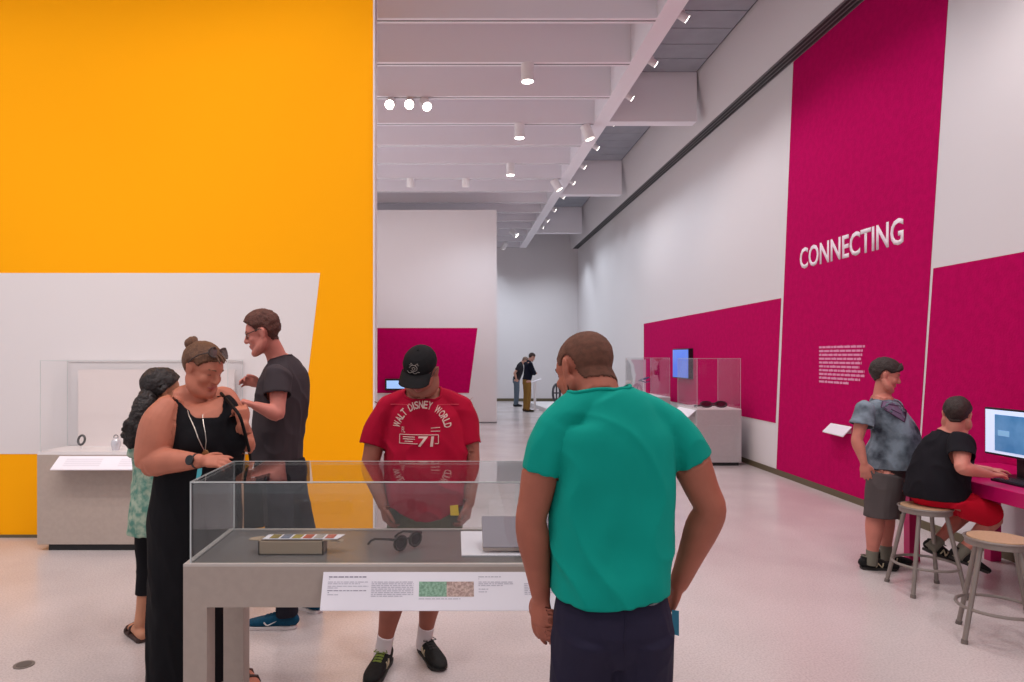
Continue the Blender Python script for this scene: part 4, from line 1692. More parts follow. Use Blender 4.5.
shirt = link_mesh('t_shirt', me2, red, root, smooth=True)
sm = shirt.data
sbv = BVHTree.FromPolygons([v.co for v in sm.vertices], [tuple(p.vertices) for p in sm.polygons])
soff = world_off(shirt)


def on_front(p, lift=.0015, bvh=None, off=None, dr=V((0, 1, 0))):
    bvh = bvh or sbv
    off = soff if off is None else off
    q = V(p) - dr * 1.0
    r = bvh.ray_cast(q - off, dr)
    return (r[0] + off - dr * lift) if r[0] is not None else V(p)


if lp_:
    ring_on(lp_, .006, 'collar', red, shirt)
# yoke seam lines across the shoulders
for x0, x1 in ((389, 411), (437, 459)):
    B().tube([on_front(PV(x0 + (x1 - x0) * i / 8, 405.5, 3.4)) for i in range(9)], .002, 6).obj('yoke_seam', mat('seam_red', (210, 60, 84), .8), shirt)

prm = mat('print_cream', (214, 180, 172), .8)


def print_shirt(me_flat, m, name='printed_text'):
    """me_flat already in the xz-plane facing -y in world coordinates"""
    for v in me_flat.vertices:
        v.co = on_front(v.co, .0018)
    return link_mesh(name, me_flat, m, shirt)


PZ = lambda y: CAMH - (y - 356) / F * 3.40
PX = lambda x: (x - CX) / F * 3.40
# arched words, letter by letter
txt = 'WALT DISNEY WORLD'
cx_, cy_, rad = 422, 431.5, 26.5
adv = {'W': 1.35, 'I': .42, ' ': .75, 'L': .85}
tot = sum(adv.get(c, 1.0) for c in txt)
a_ = 172.0
span = 164.0
for c in txt:
    wd = adv.get(c, 1.0) * span / tot
    if c != ' ':
        mid = math.radians(a_ - wd / 2)
        hgt = 7.6 / F * 3.4
        wdt = math.radians(wd) * (rad + 2) / F * 3.4 * (.84 if c != 'I' else .55)
        me_ = text_mesh(c, wdt, hgt, 0, bold=True, sub=2)
        px_, py_ = cx_ + rad * math.cos(mid), cy_ - rad * math.sin(mid)
        rt = V((math.sin(mid), 0, -math.cos(mid)))
        upv = V((math.cos(mid), 0, math.sin(mid)))
        org = V((PX(px_), 3.3, PZ(py_))) - rt * wdt / 2 - upv * hgt / 2
        me_.transform(frame(org, rt, upv))
        print_shirt(me_, prm, 'printed_letter')
    a_ -= wd


def flat_text(body, x0, x1, y0, y1, bold=True, slant=0):
    me_ = text_mesh(body, PX(x1) - PX(x0), PZ(y0) - PZ(y1), 0, bold=bold, sub=2)
    if slant:
        for v in me_.vertices:
            v.co.x += v.co.y * slant
    me_.transform(frame(V((PX(x0), 3.3, PZ(y1))), (1, 0, 0), (0, 0, 1)))
    print_shirt(me_, prm)


flat_text('71', 417.5, 433, 435.8, 446, slant=.12)
flat_text('FL', 401.5, 405, 427, 432.5, bold=False)
for (x0, y0, x1, y1) in ((399.5, 434.5, 438.5, 434.5), (438.5, 434.5, 438.5, 443), (399.5, 443, 418, 443), (435, 443, 438.5, 443), (399.5, 434.5, 399.5, 443), (403, 436.8, 415, 436.8), (403, 438.8, 415, 438.8), (405, 441, 413, 441), (431, 428, 440, 427.4), (431, 431, 440, 431)):
    pts = [on_front(V((PX(x0 + (x1 - x0) * i / 6), 3.3, PZ(y0 + (y1 - y0) * i / 6)))) for i in range(7)]
    th = .0022 if not 436 < y0 < 442 else .0028
    B().tube(pts, th, 5).obj('printed_line', prm, shirt)

# olive shorts
olive = cloth('olive_cotton', (108, 104, 82), .9)
sh = pants(root, [(V((-.145, Y, .76)), (.165, .13, .13)), (V((-.145, Y, .84)), (.19, .155, .145)), (V((-.14, Y, .93)), (.185, .15, .13)), (V((-.14, Y, 1.0)), (.175, .14, .12))], (-1, 0, 0),
           [([V((-.235, Y, .82)), V((-.262, 3.53, .66)), V((-.285, 3.51, .535))], [(.108, .125), (.108, .118), (.108, .115)]),
            ([V((-.055, Y, .82)), V((-.075, 3.57, .66)), V((-.095, 3.58, .535))], [(.108, .125), (.108, .118), (.108, .115)])],
           olive, name='shorts', seed=5, amp=.008, cut=lambda c: .545 - c.z)
tuck_obj(sh, KEEP[:1])
tuck_now(root, body)
o = B().prism([PV(450, 506, 3.35), PV(458, 505, 3.35), PV(459, 515.5, 3.35), PV(450.5, 515.5, 3.35)], (0, .004, 0)).obj('yellow_tag', mat('tag_yellow', (250, 205, 20), .6))
tag(o, 'small yellow paper tag hanging at the red shirted man\'s hip', 'tag')
# cap
blk = cloth('black_cotton', (26, 24, 26), .85)
s = S()
R3 = HM.to_3x3()
s.ell(HM @ V((0, -.004, .052)), (.086, .105, .083), R3)
me3 = s.fuse(.005, 2)
HMi = HM.inverted()
carve(me3, lambda c: .038 - (HMi @ c).z, .004)
capo = link_mesh('cap', me3, blk, root, smooth=True)
top, bot = [], []
vis = S()
nb = 17
up_pts, lo_pts = [], []
for i in range(nb):
    t = -1 + 2 * i / (nb - 1)
    ang = t * 1.12
    bx, by = .084 * math.sin(ang), .098 * math.cos(ang)
    fx_, fy_ = .082 * t * (1.02 - .12 * t * t), .098 + .078 * math.sqrt(max(0, 1 - t * t * .97))
    dz = -.020 * t * t
    up_pts.append((bx, by, .050 + dz * .6))
    lo_pts.append((fx_, max(fy_, by + .002), .036 + dz))
b = B()
rows = []
for (o1, o2) in ((0, 0), ):
    A = [b.bm.verts.new(HM @ V(p)) for p in up_pts]
    Mi_ = [b.bm.verts.new(HM @ (V(p).lerp(V(q), .5) + V((0, 0, .004)))) for p, q in zip(up_pts, lo_pts)]
    Z = [b.bm.verts.new(HM @ V(p)) for p in lo_pts]
    for i in range(nb - 1):
        b.bm.faces.new([A[i], A[i + 1], Mi_[i + 1], Mi_[i]])
        b.bm.faces.new([Mi_[i], Mi_[i + 1], Z[i + 1], Z[i]])
bmesh.ops.recalc_face_normals(b.bm, faces=b.bm.faces)
bmesh.ops.solidify(b.bm, geom=b.bm.faces[:], thickness=.005)
b.obj('visor', blk, capo, smooth=True)
B().tube([HM @ V((0, -.004, .133)), HM @ V((0, -.004, .139))], .008, 10).obj('button', blk, capo)
emb = mat('embroidery_grey', (150, 138, 132), .8)
cb = BVHTree.FromPolygons([v.co for v in me3.vertices], [tuple(p.vertices) for p in me3.polygons])
coff = world_off(capo)
def on_cap(x, z):
    c0 = HM @ V((x, .3, z))
    r = cb.ray_cast(c0 - coff, -(R3 @ V((0, 1, 0))))
    return (r[0] + coff + (R3 @ V((0, 1, 0))) * .001) if r[0] is not None else c0
for pts in ([(.020 * math.cos(t) + .002, .088 + .013 * math.sin(t)) for t in [i * .45 for i in range(13)]],
            [(-.030 + i * .008, .068 + .004 * math.sin(i * 1.7)) for i in range(9)],
            [(.008 * math.cos(t), .087 + .006 * math.sin(t)) for t in [i * .6 for i in range(11)]],
            [(-.022, .098), (-.016, .106), (-.006, .100)], [(.008, .101), (.016, .107), (.022, .098)]):
    B().tube([on_cap(*p) for p in pts], .0014, 5).obj('embroidery', emb, capo)
# spectacles
gl = mat('glasses_black', (30, 26, 28), .3)
b = B()
for sx in (-1, 1):
    b.tube([HM @ V((sx * .031 + .021 * math.cos(2 * PI * i / 16), .092 - .010 * abs(math.cos(2 * PI * i / 16)) * (1 if sx * math.cos(2 * PI * i / 16) > 0 else 0), .008 + .015 * math.sin(2 * PI * i / 16))) for i in range(16)], .0016, 6, closed=True)
b.tube([HM @ V((-.010, .094, .012)), HM @ V((.010, .094, .012))], .0016, 6)
for sx in (-1, 1):
    b.tube([HM @ V((sx * .052, .083, .016)), HM @ V((sx * .077, .05, .020)), HM @ V((sx * .085, .0, .026)), HM @ V((sx * .086, -.015, .018))], .0018, 6)
b.obj('spectacles', gl, root)
# shoes + socks
nb_b = cloth('trainer_black', (32, 32, 32), .7, mottle=.3, mscale=60)
nb_s = mat('trainer_sole', (44, 42, 40), .7)
lime = mat('trainer_lime', (120, 136, 52), .6)
nlogo = mat('logo_beige', (196, 180, 150), .5)
sockm = cloth('white_sock', (226, 214, 216), .9)
for (f_, hx, d_) in ((fA, (-.355, 3.64, 0), (-.22, -1, 0)), (fB, (-.185, 3.78, 0), (.42, -1, 0))):
    sock(root, f_, V((-.300, 3.50, .47)) if f_ is fA else V((-.110, 3.58, .47)), sockm, .044, .085)
    shoe(root, hx, d_, .31, nb_b, nb_s, lime if f_ is fA else nb_s, 'N', nlogo, collar=lime, name='trainer')
# ================================================================== 3. WOMAN IN THE BLACK DRESS
root = person('person', (-1.25, 3.3, 0), 'person in a long sleeveless black dress with sunglasses pushed up in a brown bun')
sk = skin('skin_c', (196, 120, 96))
fd = V((.66, -.75, 0)).normalized()
rt = V((fd.y, -fd.x, 0))
Y = 3.30
HM = head_matrix(PV(203, 370, 3.26), (.84, -.38, -.38), (.25, -.05, 1))
s = S()
head(s, HM, 1.0, fat=.75)
s.loft([PV(193, 410, 3.32), PV(196, 397, 3.30), PV(202, 384, 3.28), PV(203, 374, 3.27)], [(.11, .09), (.072, .075), (.064, .07), (.060, .066)], side=rt)
tor = [(196, 545, .20, .17, .17), (196, 515, .205, .175, .175), (198, 480, .19, .17, .14), (203, 450, .18, .17, .13), (203, 425, .185, .165, .12), (194, 408, .180, .11, .11), (193, 400, .12, .08, .08)]
s.loft([PV(a, b, Y) for a, b, *_ in tor], [tuple(q[2:]) for q in tor], side=rt, ex=2.15, n=28)
cst = PV(204, 431, Y)
for sx in (-1, 1):
    s.ell(cst + fd * .105 + rt * sx * .075 + V((0, 0, -.02)), (.080, .075, .080))
shR, shL = PV(164, 410, 3.16), PV(223, 401, 3.44)
elR, wrR = PV(151, 461, 3.12), PV(200, 461, 3.00)
elL, wrL = PV(244, 446, 3.32), PV(243, 425, 3.22)
s.loft([shR + rt * -.02, shR.lerp(elR, .25), shR.lerp(elR, .6), elR, elR.lerp(wrR, .25), elR.lerp(wrR, .6), wrR], [.070, .086, .088, .070, .062, .049, .031], side=fd, sub=4)
s.loft([shL, shL.lerp(elL, .3), shL.lerp(elL, .7), elL, elL.lerp(wrL, .3), elL.lerp(wrL, .7), wrL], [.075, .078, .068, .056, .048, .040, .029], side=fd, sub=4)
hand(s, wrR, (1, .12, -.03), (-.15, .6, -.8), curl=(.25, .30, .25), thumb=.6, k=.92, left=False, curls=[.5, .8, 1.0, 1.2])
hand(s, wrL, (-.08, -.05, 1), (-.75, .55, .1), curl=(1.1, 1.3, .9), thumb=1.0, k=.92, left=True)
an1, an2 = V((-1.40, 3.28, .09)), V((-1.08, 3.42, .09))
leg(s, V((-1.31, 3.26, .84)), V((-1.36, 3.27, .47)), an1, 1.0, 1.1, side=rt)
leg(s, V((-1.17, 3.40, .84)), V((-1.12, 3.41, .47)), an2, 1.0, 1.1, side=rt)
for a_ in (an1, an2):
    s.loft([a_ - fd * .05 + V((0, 0, -.055)), a_ + fd * .06 + V((0, 0, -.045)), a_ + fd * .15 + V((0, 0, -.06))], [(.03, .028), (.038, .03), (.042, .015)], side=rt)
me = s.fuse(.0055, 3)
body = link_mesh('body', me, sk, root, smooth=True)
# hair swept back into a bun
brown = mat('hair_brown', (122, 80, 54), .55, bump=.8, bscale=120, mottle=.45, mscale=60, stretch=(3, 3, .5))
LONGUP = [(-.10, -.075), (-.05, -.070), (-.028, -.03), (-.015, .012), (.0, .020), (.03, .026), (.045, .045), (.060, .058), (.080, .072), (.10, .08)]
h = cap_world(me, root, HM, hairline(LONGUP), lambda l: .011 + .006 * max(0, -l.y * 8), 'hair', brown, root, w=.016, noise_amp=.0022, nf=45)
s = S()
bc = PV(191.5, 343.5, 3.27)
R3 = HM.to_3x3()
s.ell(bc, (.034, .031, .030))
s.loft([bc + V((.03, 0, -.045)), bc + V((.008, 0, -.02))], [.030, .018], side=(1, 0, 0))
for k in range(5):
    a_ = k * 1.26
    s.loft([bc + V((.020 * math.cos(a_ + t), .018 * math.sin(a_ + t) * .6, .004 + .022 * math.sin(a_ + t * 1.3))) for t in (0, .6, 1.2, 1.8)], [.006, .012, .011, .005], side=(0, 1, 0), n=10)
bme = s.fuse(.0035, 2)
link_mesh('bun', bme, brown, h, smooth=True)
s = S()
for (x, y, z, x2, y2, z2) in ((.03, .088, .085, .035, .118, .074), (.01, .09, .09, .02, .125, .085), (-.01, .088, .09, -.005, .112, .088)):
    s.loft([HM @ V((x, y - .03, z + .012)), HM @ V((x, y, z + .006)), HM @ V((x2, y2, z2))], [.008, .006, .002], side=(0, 0, 1), n=8)
link_mesh('fringe', s.fuse(.003, 1), brown, h, smooth=True)
bits(me, root, HM, 1.0, (120, 84, 62), (178, 92, 88), .2)
# sunglasses pushed up on the head (rests there: a thing of its own)
sgr = empty('sunglasses', (HM @ V((0, .03, .12))))
tag(sgr, 'brown sunglasses pushed up on top of the woman\'s hair', 'sunglasses')
dk = mat('tortoise', (58, 42, 38), .3)
b = B()
for sx in (-1, 1):
    b.tube([HM @ V((sx * (.034 + .027 * math.cos(2 * PI * i / 18)), .066 - .014 * abs(math.cos(2 * PI * i / 18)) + .016 * math.sin(2 * PI * i / 18) * -1, .116 + .020 * math.sin(2 * PI * i / 18) - .010 * abs(math.cos(2 * PI * i / 18)))) for i in range(18)], .004, 8, closed=True)
b.tube([HM @ V((-.010, .068, .122)), HM @ V((0, .070, .125)), HM @ V((.010, .068, .122))], .003, 6)
b.obj('frame', dk, sgr, smooth=True)
for sx in (-1, 1):
    B().prism([HM @ V((sx * (.034 + .024 * math.cos(2 * PI * i / 18)), .066 - .013 * abs(math.cos(2 * PI * i / 18)) - .014 * math.sin(2 * PI * i / 18), .117 + .018 * math.sin(2 * PI * i / 18) - .009 * abs(math.cos(2 * PI * i / 18)))) for i in range(18)], (R3 @ V((0, .002, .001)))).obj('lens', mat('brown_lens', (90, 74, 70), .15), sgr)
    B().tube([HM @ V((sx * .062, .052, .108)), HM @ V((sx * .085, .025, .085)), HM @ V((sx * .092, .0, .055)), HM @ V((sx * .090, -.018, .025))], .003, 6).obj('temple_arm', dk, sgr)
# dress
blackc = cloth('black_jersey', (21, 20, 24), .9, bscale=400, bump=.08)
s = S()
dr = [(PV(193, 676, 3.31), (.215, .175, .18)), (PV(193, 640, 3.31), (.212, .175, .18)), (PV(194, 590, 3.30), (.205, .172, .178)), (PV(195, 545, Y), (.212, .182, .185)), (PV(196, 515, Y), (.216, .188, .188)), (PV(198, 480, Y), (.202, .184, .155)), (PV(203, 450, Y), (.192, .182, .145)), (PV(203, 425, Y), (.190, .176, .135)), (PV(194, 409, Y), (.178, .122, .122)), (PV(193, 398, Y), (.140, .10, .10))]
s.loft([q[0] for q in dr], [q[1] for q in dr], side=rt, ex=2.1, n=32, cap0=.05, cap1=.1)
for sx in (-1, 1):
    s.ell(cst + fd * .102 + rt * sx * .068 + V((0, 0, -.035)), (.100, .088, .105))
me2 = s.fuse(.006, 14)
folds(me2, .013, 9, .9, 21, extra=lambda c: .35 + .65 * min(1, max(0, (1.05 - c.z) * 2)))
nkp = PV(203, 396, 3.27)


def dress_cut(c):
    d = c - PV(194, 400, Y)
    f_, r_, z_ = d.dot(fd), d.dot(rt), c.z
    gs = [.030 - c.z, c.z - 1.452]
    # scoop in front: a U whose bottom is at z
    zf = 1.335 if f_ > 0 else 1.400
    gs.append(min(.098 - abs(r_), (z_ - (zf + max(0, (abs(r_) - .045)) * 1.6))))
    # arm holes
    for sgn, cc, rad in ((1, shR, .105), (-1, shL, .095)):
        e = c - (cc + rt * sgn * .035 + V((0, 0, -.035)))
        gs.append(rad - math.sqrt((e.dot(rt) * 1.25) ** 2 + (e.dot(fd) * .95) ** 2 + (e.z * .80) ** 2) if (r_ * sgn > .10) else -1)
    return max(gs)


carve(me2, dress_cut, 0, KEEP)
thicken(me2, .004)
dress = link_mesh('dress', me2, blackc, root, smooth=True)
tuck_now(root, body)
dbv = BVHTree.FromPolygons([v.co for v in me2.vertices], [tuple(p.vertices) for p in me2.polygons])
bbv = BVHTree.FromPolygons([v.co for v in me.vertices], [tuple(p.vertices) for p in me.polygons])
doff = world_off(dress)
boff = world_off(body)


def on_her(p, lift=.003):
    hits = []
    for t, o_ in ((dbv, doff), (bbv, boff)):
        q = V(p) - o_ - V((0, 1.2, 0))
        r = t.ray_cast(q, V((0, 1, 0)))
        hits.append((r[0] + o_) if r[0] is not None else None)
    d_, b_ = hits
    if d_ is not None and (d_.y < 3.26 or b_ is None):
        return d_ + V((0, -lift, 0))
    return b_ + V((0, -lift, 0)) if b_ else V(p)


gold = mat('old_gold', (176, 140, 96), .35, metal=.8)
silver = mat('chain_silver', (190, 180, 170), .3, metal=.8)
nl = empty('necklace', PV(219, 448, 3.05))
tag(nl, 'long thin necklace with a round gold pendant on the black dress', 'necklace')
B().tube([on_her(PV(x, y, 3.3)) for x, y in ((199, 408), (202, 413), (206, 419), (210, 425), (214, 433), (217, 440), (218.5, 444.5))], .0022, 6).obj('chain', silver, nl)
B().tube([on_her(PV(x, y, 3.3)) for x, y in ((213, 412), (216, 420), (219, 428), (220.5, 436), (219.5, 444.5))], .0022, 6).obj('chain', silver, nl)
pc = on_her(PV(219, 448.5, 3.3), .006)
dsc = [pc + V((.019 * math.cos(2 * PI * i / 24), 0, .019 * math.sin(2 * PI * i / 24))) for i in range(24)]
B().prism(dsc, (0, -.004, 0)).obj('pendant', gold, nl)
B().tube([p + V((0, -.004, 0)) for p in dsc], .002, 6, closed=True).tube([pc + V((.010 * math.cos(2 * PI * i / 16), -.0045, .010 * math.sin(2 * PI * i / 16))) for i in range(16)], .0013, 6, closed=True).obj('pendant_rim', gold, nl)
# watch
wt = empty('wristwatch', wrR)
tag(wt, 'black round wristwatch on the wrist of the woman in black', 'watch')
ax = (wrR - elR).normalized()
u1 = ax.cross(V((0, 0, 1))).normalized()
u2 = u1.cross(ax).normalized()
wc = wrR - ax * .022
B().hexa([wc + (u1 * math.cos(2 * PI * i / 24) * .034 + u2 * math.sin(2 * PI * i / 24) * .034) - ax * .012 for i in range(24)], [wc + (u1 * math.cos(2 * PI * i / 24) * .034 + u2 * math.sin(2 * PI * i / 24) * .034) + ax * .012 for i in range(24)]).obj('strap', M['black'], wt, bevel=.002)
fn = (V((0, -1, .25)) - ax * V((0, -1, .25)).dot(ax)).normalized()
fx = ax.cross(fn)
fc = wc + fn * .034
B().prism([fc + (ax * math.cos(2 * PI * i / 24) + fx * math.sin(2 * PI * i / 24)) * .022 for i in range(24)], fn * .010).obj('watch_case', M['black'], wt, bevel=.002)
o = B().prism([PV(197.5, 469, 2.97), PV(202, 468, 2.97), PV(201.5, 474, 2.97), PV(198, 480, 2.97), PV(196, 479, 2.97)], (0, .003, 0)).obj('ribbon', mat('teal_ribbon', (80, 178, 190), .6))
tag(o, 'short light blue ribbon hanging below the woman\'s wristwatch', 'ribbon')
# handbag with strap and studs
bag = empty('handbag', PV(250, 540, 3.38))
tag(bag, 'black handbag with studded edge hanging by its strap beside the woman in black', 'handbag')
bagm = mat('bag_leather', (16, 15, 17), .7, spec=.2)
bp = [(243, 474), (247, 466), (253, 468), (261, 488), (264, 528), (243, 530)]
B().prism([PV(x, y, 3.40) for x, y in bp], (0, .10, 0)).obj('bag_body', bagm, bag, bevel=.012)
for i in range(7):
    c = PV(259 + i * .5, 488 + i * 5.5, 3.442)
    B().tube([c, c + V((0, -.006, 0))], .0075, 8).obj('stud', mat('stud_steel', (200, 196, 190), .3, metal=.7) if i == 0 else bpy.data.materials['stud_steel'], bag)
sp = [PV(221, 393, 3.40), PV(226, 399, 3.29), PV(234, 408, 3.18), PV(240.5, 418, 3.14), PV(246, 438, 3.20), PV(250, 455, 3.33), PV(251, 468, 3.46)]
sp = [V(q) for q in catmull([np.array(p) for p in sp], 4)]
B().tube(sp, .0075, 8).obj('bag_strap', bagm, bag, smooth=True)
# sandals
sm_ = mat('sandal_brown', (62, 40, 36), .6)


def sandal(parent, heel, d, m, L_=.26):
    d = V(d).normalized()
    sd = V((d.y, -d.x, 0))
    h_ = V(heel)
    prof_ = [(.0, .02), (.05, .033), (.3, .036), (.6, .044), (.85, .045), (.97, .028), (1.0, .0)]
    loop = [h_ + d * t * L_ + sd * w_ for t, w_ in prof_] + [h_ + d * t * L_ - sd * w_ for t, w_ in prof_[::-1][1:]]
    so_ = B().prism(loop, (0, 0, .028)).obj('sandal', m, parent, bevel=.005)
    for t, w_, hh in ((.50, .043, .075), (.72, .046, .060)):
        B().tube([h_ + d * t * L_ + sd * w_ + V((0, 0, .02)), h_ + d * (t - .02) * L_ + sd * w_ * .8 + V((0, 0, hh * .8)), h_ + d * (t - .03) * L_ + V((0, 0, hh)), h_ + d * (t - .02) * L_ - sd * w_ * .8 + V((0, 0, hh * .8)), h_ + d * t * L_ - sd * w_ + V((0, 0, .02))], .009, 8).obj('sandal_strap', m, so_, smooth=True)
    B().tube([h_ + d * .72 * L_ + V((0, 0, .058)), h_ + d * .5 * L_ + V((0, 0, .074)), h_ + d * .36 * L_ + V((0, 0, .088))], .007, 8).obj('sandal_strap', m, so_, smooth=True)


sandal(root, an1 - fd * .06 - V((0, 0, .09)), fd, sm_)
sandal(root, an2 - fd * .06 - V((0, 0, .09)), fd, sm_)

# ================================================================== 4. WOMAN BEHIND WITH LONG DARK HAIR
root = person('person', (-1.65, 3.95, 0), 'person with long dark curly hair and a mint print top behind the woman')
sk = skin('skin_d', (200, 138, 108))
Y = 3.95
fd = V((.30, .95, 0)).normalized()
rt = V((fd.y, -fd.x, 0))
HM = head_matrix(PV(163, 391, 3.97), (.80, .55, -.1), (0, 0, 1))
s = S()
head(s, HM, .95)
s.loft([PV(158, 432, Y), PV(160, 418, Y), PV(162, 398, 3.96)], [(.08, .07), (.052, .052), (.048, .052)], side=rt)
tt = [(158, 512, .15, .11, .13), (158, 480, .145, .12, .11), (159, 450, .15, .13, .11), (159, 430, .13, .09, .09)]
s.loft([PV(a, b, Y) for a, b, *_ in tt], [tuple(q[2:]) for q in tt], side=rt, ex=2.1)
l1 = V((-1.80, 3.90, .09))
l2 = V((-1.55, 4.0, .09))
leg(s, V((-1.76, 3.95, .80)), V((-1.77, 3.96, .45)), l1, .88, .95, side=rt)
leg(s, V((-1.60, 3.95, .80)), V((-1.57, 3.98, .45)), l2, .88, .95, side=rt)
d1, d2 = V((-.65, .75, 0)).normalized(), V((.3, .95, 0)).normalized()
for a_, d_ in ((l1, d1), (l2, d2)):
    s.loft([a_ - d_ * .045 + V((0, 0, -.05)), a_ + d_ * .06 + V((0, 0, -.040)), a_ + d_ * .15 + V((0, 0, -.055))], [(.028, .028), (.036, .03), (.040, .015)], side=V((d_.y, -d_.x, 0)))
sa, sb = PV(143, 432, 3.90), PV(176, 432, 4.0)
arm(s, sa, PV(141, 468, 4.0), PV(160, 480, 4.2), .9, .95)
arm(s, sb, PV(180, 465, 4.05), PV(172, 478, 4.25), .9, .95)
hand(s, PV(160, 480, 4.2), (.6, .7, .1), (0, 0, -1), k=.85)
hand(s, PV(172, 478, 4.25), (-.6, .5, .1), (0, 0, -1), k=.85, left=True)
me = s.fuse(.007, 3)
body = link_mesh('body', me, sk, root, smooth=True)
dkh = mat('hair_black_curly', (36, 26, 26), .6, bump=1.0, bscale=70, mottle=.3, mscale=60)
BACK = [(-.10, -.09), (-.04, -.085), (-.02, -.03), (-.01, .0), (.03, .03), (.05, .05), (.08, .072), (.10, .08)]
h = cap_world(me, root, HM, hairline(BACK, ear=False), lambda l: .020 + .012 * max(0, -l.y * 8), 'hair', dkh, root, w=.02, noise_amp=.008, nf=40)
s = S()
pt = [PV(150, 392, 3.93), PV(146, 402, 3.86), PV(141, 415, 3.83), PV(135, 430, 3.82), PV(131, 444, 3.83)]
s.loft(pt, [.045, .055, .058, .050, .028], side=rt, sub=4)
rnd = random.Random(5)
for i in range(46):
    t = rnd.random()
    q = pt[0].lerp(pt[1], 0)
    k = t * (len(pt) - 1)
    j = min(int(k), len(pt) - 2)
    q = pt[j].lerp(pt[j + 1], k - j)
    s.ell(q + V((rnd.uniform(-.05, .05), rnd.uniform(-.05, .05), rnd.uniform(-.03, .03))), (rnd.uniform(.012, .02),) * 3, n=8)
link_mesh('ponytail', folds(s.fuse(.005, 1), .006, 40, 40, 2), dkh, h, smooth=True)
mint = cloth('mint_print', (168, 182, 162), .9, rgb2=(94, 140, 126), mscale=26)
s = S()
tt = [(161, 538, .180, .15, .165), (161, 515, .178, .145, .16), (160, 480, .155, .13, .12), (160, 450, .155, .135, .115), (160, 436, .145, .10, .10), (160, 424, .09, .07, .07)]
s.loft([PV(a, b, Y) for a, b, *_ in tt], [tuple(q[2:]) for q in tt], side=rt, ex=2.1, cap0=.05, n=28)
for a_, e_ in ((sa, PV(140, 455, 3.93)), (sb, PV(180, 452, 4.0))):
    s.loft([a_, e_], [.06, .062], side=rt, cap1=.05)
me2 = s.fuse(.008, 5)
folds(me2, .012, 10, 2, 31)
carve(me2, gmax(lambda c: (1.62 - (531 - 356) / F * Y) - c.z, neck_hole(PV(160, 424, Y), (0, 0, 1), .09, 0)), 0, KEEP)
thicken(me2, .004)
link_mesh('blouse', me2, mint, root, smooth=True)
pants(root, [(V((-1.68, Y, .74)), (.13, .10, .10)), (V((-1.68, Y, .82)), (.15, .11, .12)), (V((-1.68, Y, .92)), (.135, .10, .10))], rt,
      [([V((-1.745, 3.95, .78)), V((-1.770, 3.955, .55)), V((-1.772, 3.95, .40)), V((-1.780, 3.935, .24))], [.090, .080, .066, .060]),
       ([V((-1.60, 3.95, .78)), V((-1.59, 3.97, .55)), V((-1.57, 3.98, .40)), V((-1.56, 3.99, .24))], [.090, .080, .066, .060])],
      blackc, name='capri_leggings', seed=8, amp=.004, cut=lambda c: .255 - c.z)
tuck_obj([c for c in COL.objects if c.name.startswith('capri')][-1], KEEP[:1])
tuck_now(root, body)
sandal(root, l1 - d1 * .06 - V((0, 0, .09)), d1, sm_, .25)
sandal(root, l2 - d2 * .06 - V((0, 0, .09)), d2, sm_, .25)

# ================================================================== 5. TALL MAN IN THE DARK GREY T-SHIRT
root = person('person', (-1.0, 4.1, 0), 'tall person in a dark grey t-shirt and glasses, hands raised')
sk = skin('skin_e', (204, 126, 112))
Y = 4.10
fd = V((-.90, .43, 0)).normalized()
rt = V((fd.y, -fd.x, 0))
HM = head_matrix(PV(263, 334, 4.02), (-.93, -.12, -.25), (-.12, 0, 1))
s = S()
head(s, HM, 1.02)
s.loft([PV(280, 372, Y), PV(277, 358, 4.09), PV(272, 347, 4.07), PV(267, 338, 4.04)], [(.08, .08), (.058, .062), (.054, .060), (.052, .058)], side=rt)
tt = [(277, 478, .155, .11, .12), (278, 455, .15, .11, .11), (280, 430, .15, .12, .10), (284, 400, .165, .125, .11), (284, 378, .165, .11, .11), (281, 364, .10, .07, .07)]
s.loft([PV(a, b, Y) for a, b, *_ in tt], [tuple(q[2:]) for q in tt], side=rt, ex=2.15)
shN, shF = PV(279, 376, 3.93), PV(279, 372, 4.24)
elN, wrN = PV(277.5, 414, 3.84), PV(256, 406, 3.80)
elF, wrF = PV(272, 404, 4.25), PV(261, 384.5, 4.12)
arm(s, shN, elN, wrN, .98, .98, side=fd)
arm(s, shF, elF, wrF, .98, .98, side=fd)
hand(s, wrN, (-.85, -.15, .35), (-.1, 0, -1), curl=(1.0, 1.35, .9), thumb=.6, k=.98, left=True)
hand(s, wrF, (-.92, -.1, .30), (-.2, -.7, -.4), curl=(.55, .85, .5), thumb=.75, k=.95, left=False, curls=[1.1, .8, .7, .7])
aN, aF = PV(287, 612, 4.07), V((-.90, 4.32, .10))
aN.z = .10
kN, kF = V((-1.03, 4.05, .52)), V((-.95, 4.25, .52))
leg(s, V((-1.07, 4.04, .92)), kN, aN, 1.03, .95, side=rt)
leg(s, V((-1.03, 4.20, .92)), kF, aF, 1.03, .95, side=rt)
me = s.fuse(.006, 3)
body = link_mesh('body', me, sk, root, smooth=True)
rb = mat('hair_reddish_brown', (92, 48, 36), .7, bump=.8, bscale=150, mottle=.3, mscale=70)
HL2 = [(-.09, -.052), (-.045, -.052), (-.028, -.02), (-.02, .0), (.0, .012), (.03, .018), (.045, .050), (.065, .070), (.080, .084), (.10, .095)]
cap_world(me, root, HM, hairline(HL2), lambda l: .004 + max(0, l.z - .04) * .22 + (max(0, l.y) * .12 if l.z > .05 else 0), 'hair', rb, root, w=.010, noise_amp=.006, nf=45)
bits(me, root, HM, 1.02, (84, 52, 40), (178, 100, 96), .6)
b = B()
